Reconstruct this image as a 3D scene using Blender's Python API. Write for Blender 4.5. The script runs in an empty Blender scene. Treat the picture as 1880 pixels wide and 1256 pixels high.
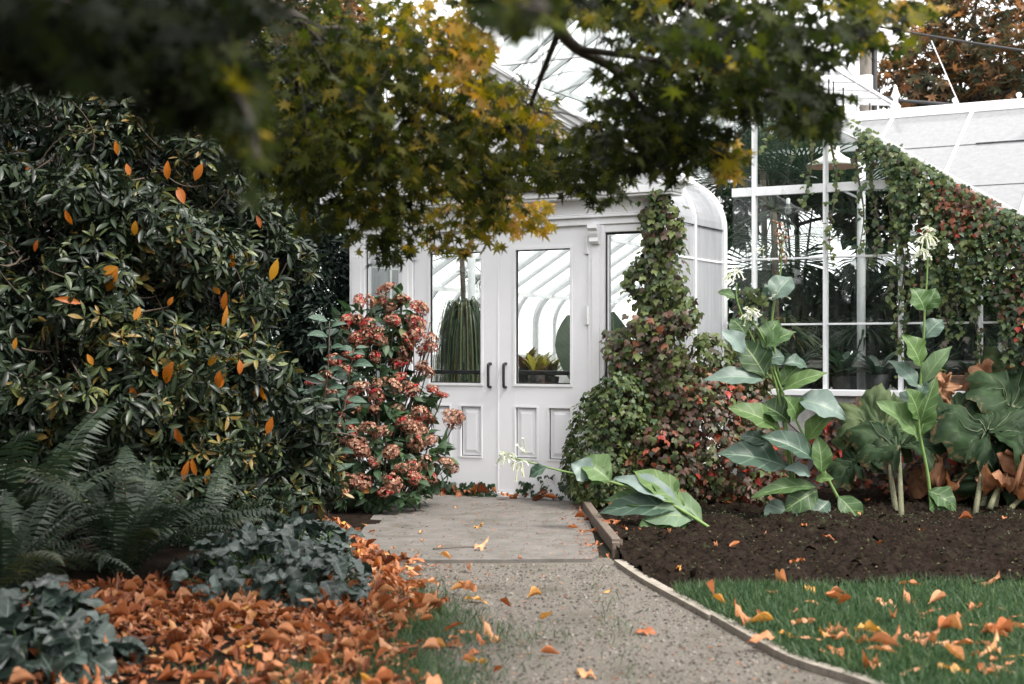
import bpy, bmesh, math, random
import numpy as np
from mathutils import Vector, Matrix
random.seed(7)
rng = np.random.default_rng(7)
SC = bpy.context.scene
COL = SC.collection
R_ = math.radians

# ------------------------------------------------------------------ camera, sky, sun, exposure
F = 2611.0            # focal length in photograph pixels (50 mm on 36 mm)
HZ = 645.0            # horizon row
EYE = 1.19            # eye height
cam_d = bpy.data.cameras.new('camera'); cam = bpy.data.objects.new('camera', cam_d); COL.objects.link(cam)
cam.location = (0, 0, EYE); cam.rotation_euler = (R_(90), 0, 0)
cam_d.lens = 50.0; cam_d.sensor_width = 36.0; cam_d.shift_y = (HZ - 628.0) / 1880.0
cam_d.clip_start = 0.05; cam_d.clip_end = 1000.0
cam_d.dof.use_dof = True; cam_d.dof.focus_distance = 10.8; cam_d.dof.aperture_fstop = 2.8
SC.camera = cam
SUN_EL, SUN_AZ = R_(52), R_(128)       # azimuth clockwise from +Y
w = bpy.data.worlds.new('World'); SC.world = w; w.use_nodes = True
wn = w.node_tree.nodes; wl = w.node_tree.links
sky = wn.new('ShaderNodeTexSky'); sky.sky_type = 'NISHITA'; sky.sun_disc = False
sky.sun_elevation = SUN_EL; sky.sun_rotation = SUN_AZ; sky.air_density = 1.0; sky.dust_density = 1.0; sky.ozone_density = 1.0
hs = wn.new('ShaderNodeHueSaturation'); hs.inputs['Saturation'].default_value = 0.13; hs.inputs['Value'].default_value = 1.0
cl = wn.new('ShaderNodeMix'); cl.data_type = 'RGBA'; cl.inputs[0].default_value = 0.85      # even cloud layer over the clear sky
cl.inputs[7].default_value = (6.25, 6.2, 6.2, 1)
wl.new(sky.outputs[0], hs.inputs['Color']); wl.new(hs.outputs[0], cl.inputs[6]); wl.new(cl.outputs[2], wn['Background'].inputs['Color'])
wn['Background'].inputs['Strength'].default_value = 0.13
sd = bpy.data.lights.new('sun', 'SUN'); sd.energy = 1.5; sd.angle = R_(14); sd.color = (1.0, 0.95, 0.88)
sun = bpy.data.objects.new('sun', sd); COL.objects.link(sun)
sdir = Vector((math.sin(SUN_AZ) * math.cos(SUN_EL), math.cos(SUN_AZ) * math.cos(SUN_EL), math.sin(SUN_EL)))
sun.rotation_euler = sdir.to_track_quat('Z', 'Y').to_euler(); sun.location = (6, -6, 12)
SC.view_settings.view_transform = 'Standard'; SC.view_settings.look = 'None'
SC.view_settings.exposure = 2.0; SC.view_settings.gamma = 1.0
SC.cycles.use_denoising = True
SC.cycles.max_bounces = 10; SC.cycles.transparent_max_bounces = 24
SC.cycles.caustics_reflective = False; SC.cycles.caustics_refractive = False

# ------------------------------------------------------------------ helpers
def at(px, py, Y):
    return np.array([(px - 940.0) / F * Y, Y, EYE - (py - HZ) / F * Y])
def gp(px, py, z=0.0):
    Y = (EYE - z) * F / (py - HZ)
    return np.array([(px - 940.0) / F * Y, Y, z])
def proj(P):
    P = np.atleast_2d(P); Y = np.maximum(P[:, 1], 0.05)
    return 940 + P[:, 0] / Y * F, HZ - (P[:, 2] - EYE) / Y * F
def nrm(v):
    v = np.asarray(v, float); return v / (np.linalg.norm(v, axis=-1, keepdims=True) + 1e-9)
def frames(axis, normal):
    """columns x,y,z with y = leaf axis, z ~ normal"""
    y = nrm(axis); x = nrm(np.cross(y, normal)); z = np.cross(x, y)
    return np.stack([x, y, z], axis=-1)
def rand_unit(n):
    return nrm(rng.normal(size=(n, 3)))
def vnoise(x, y, seed=0):
    """smooth value noise on 2-D arrays"""
    r = np.random.default_rng(seed).random((64, 64))
    xi = np.floor(x).astype(int); yi = np.floor(y).astype(int); fx = x - xi; fy = y - yi
    fx = fx * fx * (3 - 2 * fx); fy = fy * fy * (3 - 2 * fy)
    g = lambda a, b: r[a % 64, b % 64]
    return (g(xi, yi) * (1 - fx) + g(xi + 1, yi) * fx) * (1 - fy) + (g(xi, yi + 1) * (1 - fx) + g(xi + 1, yi + 1) * fx) * fy - 0.5

def mk_mesh(name, V, Q=None, T=None, luv=None, rnd=None, mat=None, smooth=True):
    me = bpy.data.meshes.new(name)
    V = np.asarray(V, np.float32); nq = 0 if Q is None else len(Q); nt = 0 if T is None else len(T)
    me.vertices.add(len(V)); me.vertices.foreach_set('co', V.ravel())
    idx = []; st = []
    if nq: idx.append(np.asarray(Q, np.int32).ravel()); st.append(np.arange(nq) * 4)
    if nt: idx.append(np.asarray(T, np.int32).ravel()); st.append(nq * 4 + np.arange(nt) * 3)
    idx = np.concatenate(idx); st = np.concatenate(st).astype(np.int32)
    me.loops.add(len(idx)); me.loops.foreach_set('vertex_index', idx)
    me.polygons.add(nq + nt); me.polygons.foreach_set('loop_start', st)
    me.polygons.foreach_set('use_smooth', np.full(nq + nt, smooth))
    if luv is not None:
        a = me.attributes.new('luv', 'FLOAT_VECTOR', 'POINT')
        l3 = np.zeros((len(V), 3), np.float32); l3[:, :2] = luv; a.data.foreach_set('vector', l3.ravel())
    if rnd is not None:
        a = me.attributes.new('rnd', 'FLOAT', 'POINT'); a.data.foreach_set('value', np.asarray(rnd, np.float32))
    me.update(calc_edges=True); me.validate()
    if mat: me.materials.append(mat)
    return me
def link(name, me, parent=None, loc=None, M=None, kind=None, label=None, cat=None, group=None):
    o = bpy.data.objects.new(name, me); COL.objects.link(o)
    if parent: o.parent = parent
    if M is not None: o.matrix_basis = M
    elif loc is not None: o.location = loc
    if kind: o['kind'] = kind
    if label: o['label'] = label
    if cat: o['category'] = cat
    if group: o['group'] = group
    return o
def thing(name, label, cat, loc=(0, 0, 0), rz=0, group=None):
    o = link(name, None, None, loc, None, None, label, cat, group); o.rotation_euler = (0, 0, rz); o.empty_display_size = 0.1
    return o
def base(t): return np.array(t.location)

class MB:
    """collects geometry in world (or local) coordinates into one mesh"""
    def __init__(s): s.V = []; s.Q = []; s.T = []; s.uv = []; s.r = []; s.n = 0
    def add(s, V, Q=None, T=None, uv=None, r=0.0):
        V = np.asarray(V, float); n = len(V); s.V.append(V)
        if Q is not None and len(Q): s.Q.append(np.asarray(Q, int).reshape(-1, 4) + s.n)
        if T is not None and len(T): s.T.append(np.asarray(T, int).reshape(-1, 3) + s.n)
        s.uv.append(np.zeros((n, 2)) if uv is None else uv)
        s.r.append(np.full(n, r) if np.isscalar(r) else r); s.n += n; return s
    def box(s, x, y, z):
        V = np.array([[a, b, c] for c in z for b in y for a in x], float)
        return s.add(V, [[0, 2, 3, 1], [4, 5, 7, 6], [0, 1, 5, 4], [2, 6, 7, 3], [0, 4, 6, 2], [1, 3, 7, 5]])
    def bar(s, p, q, w, h, up=(0, 0, 1)):
        """box beam from p to q, w across, h along up"""
        p = np.asarray(p, float); q = np.asarray(q, float); y = nrm(q - p); x = nrm(np.cross(y, up)); z = np.cross(x, y)
        V = np.array([e + x * a * w / 2 + z * b * h / 2 for b in (-1, 1) for e in (p, q) for a in (-1, 1)])
        return s.add(V, [[0, 2, 3, 1], [4, 5, 7, 6], [0, 1, 5, 4], [2, 6, 7, 3], [0, 4, 6, 2], [1, 3, 7, 5]])
    def tube(s, pts, rad, n=6, cap=True, r=0.0):
        P = np.asarray(pts, float); m = len(P); rad = np.full(m, rad) if np.isscalar(rad) else np.asarray(rad, float)
        t = nrm(np.gradient(P, axis=0)); ref = np.array([0.31, 0.17, 0.93]) if abs(t[0][2]) < 0.9 else np.array([1., 0.1, 0])
        x = nrm(np.cross(t, ref)); y = np.cross(t, x); a = np.arange(n) / n * 2 * math.pi
        V = (P[:, None] + rad[:, None, None] * (x[:, None] * np.cos(a)[None, :, None] + y[:, None] * np.sin(a)[None, :, None])).reshape(-1, 3)
        i = np.arange(m - 1)[:, None] * n; j = np.arange(n)[None]; k = (j + 1) % n
        Q = np.stack([i + j, i + k, i + n + k, i + n + j], -1).reshape(-1, 4)
        T = []
        if cap:
            T = [[0, q + 1, q] for q in range(1, n - 1)] + [[(m - 1) * n, (m - 1) * n + q, (m - 1) * n + q + 1] for q in range(1, n - 1)]
        uv = np.stack([np.tile(a / 6.28, m), np.repeat(np.linspace(0, 1, m), n)], -1)
        return s.add(V, Q, T, uv, r)
    def lathe(s, prof, c=(0, 0, 0), n=20):
        P = np.asarray(prof, float); a = np.arange(n) / n * 2 * math.pi; m = len(P)
        V = np.stack([P[:, None, 0] * np.cos(a), P[:, None, 0] * np.sin(a), np.repeat(P[:, 1:2], n, 1)], -1).reshape(-1, 3) + np.asarray(c)
        i = np.arange(m - 1)[:, None] * n; j = np.arange(n)[None]; k = (j + 1) % n
        return s.add(V, np.stack([i + j, i + k, i + n + k, i + n + j], -1).reshape(-1, 4))
    def prism(s, poly, d0, d1):
        """polygon in (x,z), extruded along y from d0 to d1"""
        n = len(poly); V = [[p[0], d, p[1]] for d in (d0, d1) for p in poly]
        T = [[0, k, k + 1] for k in range(1, n - 1)] + [[n, n + k + 1, n + k] for k in range(1, n - 1)]
        Q = [[k, n + k, n + (k + 1) % n, (k + 1) % n] for k in range(n)]
        return s.add(V, Q, T)
    def mesh(s, name, mat, off=None, smooth=False):
        V = np.concatenate(s.V)
        if off is not None: V = V - np.asarray(off)
        return mk_mesh(name, V, np.concatenate(s.Q) if s.Q else None, np.concatenate(s.T) if s.T else None, np.concatenate(s.uv), np.concatenate(s.r), mat, smooth)
    def build(s, name, mat, parent=None, off=None, smooth=False, kind=None, bevel=0.0, **kw):
        me = s.mesh(name, mat, off, smooth)
        if bevel:
            bm = bmesh.new(); bm.from_mesh(me); bmesh.ops.bevel(bm, geom=list(bm.edges), offset=bevel, segments=1, affect='EDGES'); bm.to_mesh(me); bm.free()
        return link(name, me, parent, kind=kind, **kw)

# ------------------------------------------------------------------ materials
def nt_new(name):
    m = bpy.data.materials.new(name); m.use_nodes = True; return m, m.node_tree.nodes, m.node_tree.links
def ramp(nodes, stops, interp='LINEAR'):
    r = nodes.new('ShaderNodeValToRGB'); e = r.color_ramp; e.interpolation = interp
    while len(e.elements) < len(stops): e.elements.new(0.5)
    for k, (p, c) in enumerate(stops): e.elements[k].position = p; e.elements[k].color = (*c, 1)
    return r
def math_n(nodes, links, op, a, b=None):
    n = nodes.new('ShaderNodeMath'); n.operation = op
    for k, v in enumerate((a, b)):
        if v is None: continue
        if isinstance(v, (int, float)): n.inputs[k].default_value = v
        else: links.new(v, n.inputs[k])
    return n.outputs[0]
def mixc(nodes, links, fac, a, b, blend='MIX'):
    n = nodes.new('ShaderNodeMix'); n.data_type = 'RGBA'; n.blend_type = blend
    if isinstance(fac, (int, float)): n.inputs[0].default_value = fac
    else: links.new(fac, n.inputs[0])
    for k, v in ((6, a), (7, b)):
        if isinstance(v, tuple): n.inputs[k].default_value = (*v, 1)
        else: links.new(v, n.inputs[k])
    return n.outputs[2]
def leaf_mat(name, stops, rough=0.45, transl=0.3, vein=None, sheen=0.35, mottle=0.35, edge=None, veinfreq=26.0):
    m, N, L = nt_new(name); bs = N['Principled BSDF']; out = N['Material Output']
    a = N.new('ShaderNodeAttribute'); a.attribute_name = 'rnd'
    b = N.new('ShaderNodeAttribute'); b.attribute_type = 'OBJECT'; b.attribute_name = 'tone'
    v = math_n(N, L, 'ADD', a.outputs['Fac'], b.outputs['Fac'])
    r = ramp(N, stops); L.new(v, r.inputs[0]); col = r.outputs[0]
    uv = N.new('ShaderNodeAttribute'); uv.attribute_name = 'luv'
    tc = N.new('ShaderNodeTexCoord')
    nz = N.new('ShaderNodeTexNoise'); nz.inputs['Scale'].default_value = 24; nz.inputs['Detail'].default_value = 4
    L.new(tc.outputs['Object'], nz.inputs['Vector'])
    k = math_n(N, L, 'MULTIPLY_ADD', nz.outputs['Fac'], mottle * 2); N_ = k.node; N_.inputs[2].default_value = 1 - mottle
    hsv = N.new('ShaderNodeHueSaturation'); L.new(col, hsv.inputs['Color']); L.new(k, hsv.inputs['Value']); col = hsv.outputs[0]
    if edge:
        sp = N.new('ShaderNodeSeparateXYZ'); L.new(uv.outputs['Vector'], sp.inputs[0])
        e = math_n(N, L, 'ADD', math_n(N, L, 'ABSOLUTE', sp.outputs[0]), math_n(N, L, 'MULTIPLY', nz.outputs['Fac'], 0.8))
        mr = N.new('ShaderNodeMapRange'); mr.inputs[1].default_value = 1.36; mr.inputs[2].default_value = 1.6; L.new(e, mr.inputs[0])
        col = mixc(N, L, mr.outputs[0], col, edge)
    if vein:
        sp = N.new('ShaderNodeSeparateXYZ'); L.new(uv.outputs['Vector'], sp.inputs[0])
        au = math_n(N, L, 'ABSOLUTE', sp.outputs[0])
        mid = math_n(N, L, 'LESS_THAN', au, 0.05)
        ph = math_n(N, L, 'SUBTRACT', sp.outputs[1], math_n(N, L, 'MULTIPLY', au, 0.22))
        sv = math_n(N, L, 'GREATER_THAN', math_n(N, L, 'SINE', math_n(N, L, 'MULTIPLY', ph, veinfreq * 3)), 0.93)
        f = math_n(N, L, 'MAXIMUM', mid, math_n(N, L, 'MULTIPLY', sv, 0.45))
        col = mixc(N, L, math_n(N, L, 'MULTIPLY', f, 0.75), col, vein)
    L.new(col, bs.inputs['Base Color']); bs.inputs['Roughness'].default_value = rough
    bs.inputs['Specular IOR Level'].default_value = sheen
    if transl > 0:
        t = N.new('ShaderNodeBsdfTranslucent'); h2 = N.new('ShaderNodeHueSaturation'); h2.inputs['Saturation'].default_value = 1.15; h2.inputs['Value'].default_value = 1.5
        L.new(col, h2.inputs['Color']); L.new(h2.outputs[0], t.inputs['Color'])
        mx = N.new('ShaderNodeMixShader'); mx.inputs[0].default_value = transl
        L.new(bs.outputs[0], mx.inputs[1]); L.new(t.outputs[0], mx.inputs[2]); L.new(mx.outputs[0], out.inputs['Surface'])
    return m
def surf_mat(name, c1, c2, scale=8, rough=0.7, bump=0.0, bscale=60, detail=6, c3=None, s3=2.0, f3=(0.5, 0.7), spec=0.4, coord='Object'):
    m, N, L = nt_new(name); bs = N['Principled BSDF']; tc = N.new('ShaderNodeTexCoord')
    nz = N.new('ShaderNodeTexNoise'); nz.inputs['Scale'].default_value = scale; nz.inputs['Detail'].default_value = detail; nz.inputs['Roughness'].default_value = 0.65
    L.new(tc.outputs[coord], nz.inputs['Vector']); r = ramp(N, [(0.3, c1), (0.7, c2)]); L.new(nz.outputs['Fac'], r.inputs[0]); col = r.outputs[0]
    if c3:
        n3 = N.new('ShaderNodeTexNoise'); n3.inputs['Scale'].default_value = s3; n3.inputs['Detail'].default_value = 8; n3.inputs['Roughness'].default_value = 0.7
        L.new(tc.outputs[coord], n3.inputs['Vector']); mr = N.new('ShaderNodeMapRange'); mr.inputs[1].default_value = f3[0]; mr.inputs[2].default_value = f3[1]
        L.new(n3.outputs['Fac'], mr.inputs[0]); col = mixc(N, L, mr.outputs[0], col, c3)
    L.new(col, bs.inputs['Base Color']); bs.inputs['Roughness'].default_value = rough; bs.inputs['Specular IOR Level'].default_value = spec
    if bump:
        nb = N.new('ShaderNodeTexNoise'); nb.inputs['Scale'].default_value = bscale; nb.inputs['Detail'].default_value = 5
        L.new(tc.outputs[coord], nb.inputs['Vector']); bp = N.new('ShaderNodeBump'); bp.inputs['Strength'].default_value = bump; bp.inputs['Distance'].default_value = 0.01
        L.new(nb.outputs['Fac'], bp.inputs['Height']); L.new(bp.outputs[0], bs.inputs['Normal'])
    return m
def fresnel(N, L, ior):
    """same reflectance on either face of a thin pane"""
    fr = N.new('ShaderNodeFresnel'); g = N.new('ShaderNodeNewGeometry'); mr = N.new('ShaderNodeMapRange'); mr.inputs[3].default_value = ior; mr.inputs[4].default_value = 1 / ior
    L.new(g.outputs['Backfacing'], mr.inputs[0]); L.new(mr.outputs[0], fr.inputs[0]); return fr
def glass_mat(name, tint=(0.93, 0.96, 0.95), dirt=0.06):
    m, N, L = nt_new(name); out = N['Material Output']; N.remove(N['Principled BSDF'])
    tr = N.new('ShaderNodeBsdfTransparent'); tr.inputs[0].default_value = (*tint, 1)
    gl = N.new('ShaderNodeBsdfGlossy'); gl.inputs['Roughness'].default_value = 0.02
    fr = fresnel(N, L, 1.5)
    mx = N.new('ShaderNodeMixShader'); L.new(fr.outputs[0], mx.inputs[0]); L.new(tr.outputs[0], mx.inputs[1]); L.new(gl.outputs[0], mx.inputs[2])
    df = N.new('ShaderNodeBsdfDiffuse'); df.inputs[0].default_value = (0.6, 0.62, 0.6, 1)
    tc = N.new('ShaderNodeTexCoord'); mp = N.new('ShaderNodeMapping'); mp.inputs['Scale'].default_value = (14, 14, 1.2); L.new(tc.outputs['Object'], mp.inputs[0])
    nz = N.new('ShaderNodeTexNoise'); nz.inputs['Scale'].default_value = 2.2; nz.inputs['Detail'].default_value = 8; L.new(mp.outputs[0], nz.inputs['Vector'])
    mr = N.new('ShaderNodeMapRange'); mr.inputs[1].default_value = 0.35; mr.inputs[2].default_value = 0.8; mr.inputs[3].default_value = 0.0; mr.inputs[4].default_value = dirt * 2; L.new(nz.outputs['Fac'], mr.inputs[0])
    m2 = N.new('ShaderNodeMixShader'); L.new(mr.outputs[0], m2.inputs[0]); L.new(mx.outputs[0], m2.inputs[1]); L.new(df.outputs[0], m2.inputs[2]); L.new(m2.outputs[0], out.inputs['Surface'])
    return m
def frosted_mat(name, col=(0.8, 0.82, 0.83), clear=0.25, dif=0.3):
    """whitewashed greenhouse glass"""
    m, N, L = nt_new(name); out = N['Material Output']; N.remove(N['Principled BSDF'])
    tc = N.new('ShaderNodeTexCoord'); mp = N.new('ShaderNodeMapping'); mp.inputs['Scale'].default_value = (9, 9, 1.0); L.new(tc.outputs['Object'], mp.inputs[0])
    nz = N.new('ShaderNodeTexNoise'); nz.inputs['Scale'].default_value = 2.0; nz.inputs['Detail'].default_value = 9; nz.inputs['Roughness'].default_value = 0.7; L.new(mp.outputs[0], nz.inputs['Vector'])
    r = ramp(N, [(0.3, tuple(c * 0.78 for c in col)), (0.65, col)]); L.new(nz.outputs['Fac'], r.inputs[0])
    df = N.new('ShaderNodeBsdfDiffuse'); tl = N.new('ShaderNodeBsdfTranslucent'); tr = N.new('ShaderNodeBsdfTransparent'); gl = N.new('ShaderNodeBsdfGlossy')
    gl.inputs['Roughness'].default_value = 0.12
    L.new(r.outputs[0], df.inputs[0]); L.new(r.outputs[0], tl.inputs[0])
    a = N.new('ShaderNodeMixShader'); a.inputs[0].default_value = 1 - dif; L.new(df.outputs[0], a.inputs[1]); L.new(tl.outputs[0], a.inputs[2])
    b = N.new('ShaderNodeMixShader'); b.inputs[0].default_value = clear; L.new(a.outputs[0], b.inputs[1]); L.new(tr.outputs[0], b.inputs[2])
    fr = fresnel(N, L, 1.4)
    c = N.new('ShaderNodeMixShader'); L.new(fr.outputs[0], c.inputs[0]); L.new(b.outputs[0], c.inputs[1]); L.new(gl.outputs[0], c.inputs[2]); L.new(c.outputs[0], out.inputs['Surface'])
    return m

M_white = surf_mat('white_paint', (0.72, 0.725, 0.74), (0.8, 0.8, 0.81), 5, 0.45, 0.04, 120, c3=(0.5, 0.5, 0.48), s3=3.0, f3=(0.62, 0.85))
M_door = surf_mat('door_paint', (0.74, 0.74, 0.765), (0.79, 0.79, 0.81), 3, 0.4, 0.02, 90)
M_metal = surf_mat('white_metal', (0.66, 0.67, 0.68), (0.76, 0.77, 0.78), 14, 0.4, c3=(0.42, 0.41, 0.38), s3=6, f3=(0.58, 0.8))
M_black = surf_mat('black_metal', (0.012, 0.012, 0.013), (0.02, 0.02, 0.022), 20, 0.35)
M_rubber = surf_mat('dark_gasket', (0.015, 0.015, 0.016), (0.03, 0.03, 0.03), 20, 0.6)
M_gutter = surf_mat('brown_gutter', (0.04, 0.028, 0.022), (0.08, 0.06, 0.05), 20, 0.5)
M_conc = surf_mat('concrete', (0.115, 0.105, 0.095), (0.165, 0.152, 0.138), 9, 0.85, 0.6, 220, c3=(0.07, 0.066, 0.05), s3=3.2, f3=(0.48, 0.72))
M_wallc = surf_mat('base_wall_concrete', (0.3, 0.3, 0.29), (0.45, 0.45, 0.44), 5, 0.9, 0.3, 90, c3=(0.12, 0.12, 0.1), s3=3, f3=(0.5, 0.75))
M_glass = glass_mat('clear_glass', dirt=0.01)
M_glass2 = glass_mat('old_glass', (0.90, 0.93, 0.92), 0.012)
M_frost = frosted_mat('whitewashed_glass', (0.95, 0.955, 0.96), 0.8, 0.1)
M_frost3 = frosted_mat('painted_wing_glass', (0.23, 0.234, 0.242), 0.04, 0.9)
M_frost2 = frosted_mat('whitewashed_side_glass', (0.50, 0.515, 0.54), 0.12, 0.6)
M_wood = surf_mat('weathered_wood', (0.07, 0.052, 0.038), (0.16, 0.125, 0.098), 30, 0.8, 0.3, 60)
M_wood2 = surf_mat('grey_wood', (0.17, 0.148, 0.122), (0.34, 0.30, 0.25), 25, 0.8, 0.3, 60)
M_bark = surf_mat('bark', (0.018, 0.014, 0.011), (0.05, 0.042, 0.034), 25, 0.9, 0.5, 60)
M_twig = surf_mat('twig', (0.05, 0.035, 0.025), (0.13, 0.10, 0.075), 25, 0.8)
M_soil = surf_mat('soil', (0.004, 0.003, 0.0022), (0.022, 0.015, 0.011), 34, 0.95, 0.8, 70, c3=(0.03, 0.036, 0.016), s3=7, f3=(0.58, 0.75), spec=0.05)
M_soil_dark = surf_mat('leaf_mould', (0.006, 0.0045, 0.0035), (0.02, 0.014, 0.01), 18, 0.95, 0.6, 60, spec=0.05)
M_path = surf_mat('gravel', (0.02, 0.017, 0.014), (0.24, 0.212, 0.18), 95, 0.95, 1.0, 120, detail=4, c3=(0.06, 0.055, 0.035), s3=2.2, f3=(0.5, 0.72))
M_turf = surf_mat('turf_soil', (0.02, 0.035, 0.012), (0.03, 0.06, 0.02), 12, 0.95)
M_ground = surf_mat('ground_soil', (0.03, 0.028, 0.02), (0.05, 0.05, 0.03), 1.0, 0.95)

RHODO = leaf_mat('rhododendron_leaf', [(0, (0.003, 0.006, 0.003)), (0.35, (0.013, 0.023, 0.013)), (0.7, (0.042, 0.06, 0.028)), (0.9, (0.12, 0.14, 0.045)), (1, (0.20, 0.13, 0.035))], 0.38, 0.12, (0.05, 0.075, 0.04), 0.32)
ORANGE = leaf_mat('turned_leaf', [(0, (0.30, 0.075, 0.012)), (0.5, (0.5, 0.15, 0.02)), (1, (0.42, 0.22, 0.025))], 0.45, 0.35, (0.5, 0.22, 0.06), 0.35)
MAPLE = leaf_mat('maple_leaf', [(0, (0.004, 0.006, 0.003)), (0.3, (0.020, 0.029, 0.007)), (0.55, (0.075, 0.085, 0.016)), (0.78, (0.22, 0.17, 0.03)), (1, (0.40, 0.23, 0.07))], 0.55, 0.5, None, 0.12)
OAKY = leaf_mat('autumn_crown_leaf', [(0, (0.03, 0.04, 0.022)), (0.4, (0.055, 0.055, 0.03)), (0.7, (0.12, 0.075, 0.04)), (1, (0.27, 0.135, 0.065))], 0.6, 0.4, None, 0.2)
YEW = leaf_mat('dark_evergreen_leaf', [(0, (0.005, 0.011, 0.008)), (1, (0.022, 0.04, 0.026))], 0.5, 0.15, None, 0.3)
HYDL = leaf_mat('hydrangea_leaf', [(0, (0.008, 0.02, 0.009)), (0.6, (0.035, 0.07, 0.03)), (0.85, (0.075, 0.13, 0.055)), (1, (0.3, 0.13, 0.04))], 0.5, 0.25, (0.07, 0.12, 0.05), 0.35)
HYDF = leaf_mat('hydrangea_floret', [(0, (0.045, 0.017, 0.012)), (0.25, (0.13, 0.05, 0.035)), (0.45, (0.28, 0.135, 0.09)), (0.74, (0.50, 0.34, 0.24)), (0.8, (0.36, 0.05, 0.045)), (1, (0.30, 0.015, 0.025))], 0.7, 0.2, None, 0.12)
FERN = leaf_mat('fern_leaf', [(0, (0.006, 0.012, 0.007)), (0.6, (0.026, 0.042, 0.024)), (0.9, (0.06, 0.07, 0.028)), (1, (0.09, 0.08, 0.03))], 0.5, 0.2, None, 0.35)
SILVER = leaf_mat('silver_leaf', [(0, (0.005, 0.011, 0.007)), (0.5, (0.018, 0.031, 0.024)), (1, (0.065, 0.092, 0.08))], 0.38, 0.1, (0.12, 0.16, 0.14), 0.45, 0.8, veinfreq=7)
IVYG = leaf_mat('creeper_leaf', [(0, (0.010, 0.024, 0.012)), (0.3, (0.035, 0.065, 0.022)), (0.5, (0.10, 0.125, 0.035)), (0.62, (0.055, 0.052, 0.036)), (0.8, (0.10, 0.05, 0.035)), (0.92, (0.26, 0.09, 0.045)), (1, (0.32, 0.03, 0.02))], 0.45, 0.25, None, 0.35)
NICO = leaf_mat('tobacco_leaf', [(0, (0.018, 0.042, 0.015)), (0.4, (0.042, 0.088, 0.026)), (0.7, (0.085, 0.145, 0.042)), (1, (0.14, 0.2, 0.15))], 0.5, 0.25, (0.2, 0.28, 0.12), 0.3, 0.22, veinfreq=9)
NICOB = leaf_mat('tobacco_leaf_bluish', [(0, (0.02, 0.046, 0.028)), (0.6, (0.048, 0.088, 0.06)), (1, (0.15, 0.2, 0.18))], 0.45, 0.18, (0.17, 0.24, 0.17), 0.4, 0.22, veinfreq=9)
GUNN = leaf_mat('gunnera_leaf', [(0, (0.008, 0.019, 0.008)), (0.5, (0.026, 0.05, 0.02)), (1, (0.095, 0.125, 0.055))], 0.6, 0.2, None, 0.15, 0.4, edge=(0.22, 0.12, 0.06))
DEAD = leaf_mat('dead_leaf', [(0, (0.10, 0.045, 0.022)), (0.5, (0.23, 0.11, 0.06)), (1, (0.34, 0.19, 0.11))], 0.75, 0.25, None, 0.2, 0.6)
LITTER = leaf_mat('fallen_leaf', [(0, (0.05, 0.016, 0.008)), (0.25, (0.17, 0.045, 0.016)), (0.55, (0.40, 0.14, 0.055)), (0.85, (0.56, 0.29, 0.16)), (1, (0.54, 0.28, 0.055))], 0.6, 0.15, (0.42, 0.25, 0.15), 0.25, 0.5, veinfreq=12)
GRASS = leaf_mat('grass_blade', [(0, (0.022, 0.05, 0.022)), (0.6, (0.052, 0.1, 0.042)), (1, (0.14, 0.17, 0.075))], 0.5, 0.3, None, 0.3, 0.1)
STRAP = leaf_mat('house_plant_leaf', [(0, (0.010, 0.025, 0.014)), (0.5, (0.035, 0.065, 0.035)), (0.85, (0.11, 0.13, 0.05)), (1, (0.25, 0.2, 0.08))], 0.4, 0.25, None, 0.45)
BROM = leaf_mat('bromeliad_leaf', [(0, (0.05, 0.02, 0.02)), (0.4, (0.16, 0.15, 0.03)), (1, (0.4, 0.36, 0.09))], 0.35, 0.35, None, 0.5)
STEMG = leaf_mat('green_stem', [(0, (0.07, 0.13, 0.03)), (1, (0.16, 0.24, 0.07))], 0.5, 0.0)
PETAL = leaf_mat('white_petal', [(0, (0.30, 0.36, 0.16)), (0.5, (0.52, 0.54, 0.40)), (1, (0.72, 0.72, 0.68))], 0.5, 0.35, None, 0.2, 0.05)
GUNST = surf_mat('gunnera_stalk', (0.05, 0.06, 0.025), (0.14, 0.13, 0.08), 60, 0.7, 0.6, 90)

# ------------------------------------------------------------------ leaf shapes: base at 0, axis +y, face +z
def leaf(L=1, W=0.3, nv=4, nu=2, peak=0.45, fold=0.15, curl=0.2, wave=0.0, wf=3, tip=1.0, seed=0, stalk=0.0):
    r = np.random.default_rng(seed)
    v = np.linspace(0, 1, nv + 1); u = np.linspace(-1, 1, nu + 1)
    e = math.log(0.5) / math.log(peak)
    wv = np.sin(math.pi * np.clip(v, 0.012, 0.992) ** e) ** tip * W / 2
    U, Vv = np.meshgrid(u, v)
    X = U * wv[:, None]; Y = Vv * L
    Z = np.abs(U) * fold * wv[:, None] * 2 - curl * L * Vv ** 2
    if wave: Z = Z + wave * np.sin(Vv * wf * 6.28 + r.random() * 6 + U * 1.5) * np.abs(U) ** 1.5 * W * 0.5
    V = np.stack([X, Y + stalk, Z], -1).reshape(-1, 3); n1 = nu + 1
    i, j = np.meshgrid(np.arange(nv), np.arange(nu), indexing='ij')
    Q = np.stack([i * n1 + j, i * n1 + j + 1, (i + 1) * n1 + j + 1, (i + 1) * n1 + j], -1).reshape(-1, 4)
    return V, Q, None, np.stack([U.ravel(), Vv.ravel()], -1)
def fan_leaf(out, cup=0.1, droop=0.15, jit=0.03, seed=0):
    """lobed leaf from an outline [(x,y)], stalk at origin"""
    r = np.random.default_rng(seed); o = np.array(out, float); o = o + r.normal(size=o.shape) * jit
    c = np.array([[0, 0.35]]); P = np.concatenate([c, o]); d = np.linalg.norm(P - c, axis=1)
    Z = cup * d - droop * d ** 2 * 2 + r.normal(size=len(P)) * 0.03
    V = np.column_stack([P, Z]); n = len(o)
    T = [[0, k + 1, (k + 1) % n + 1] for k in range(n)]
    return V, None, np.array(T), np.column_stack([P[:, 0], P[:, 1]])
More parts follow.
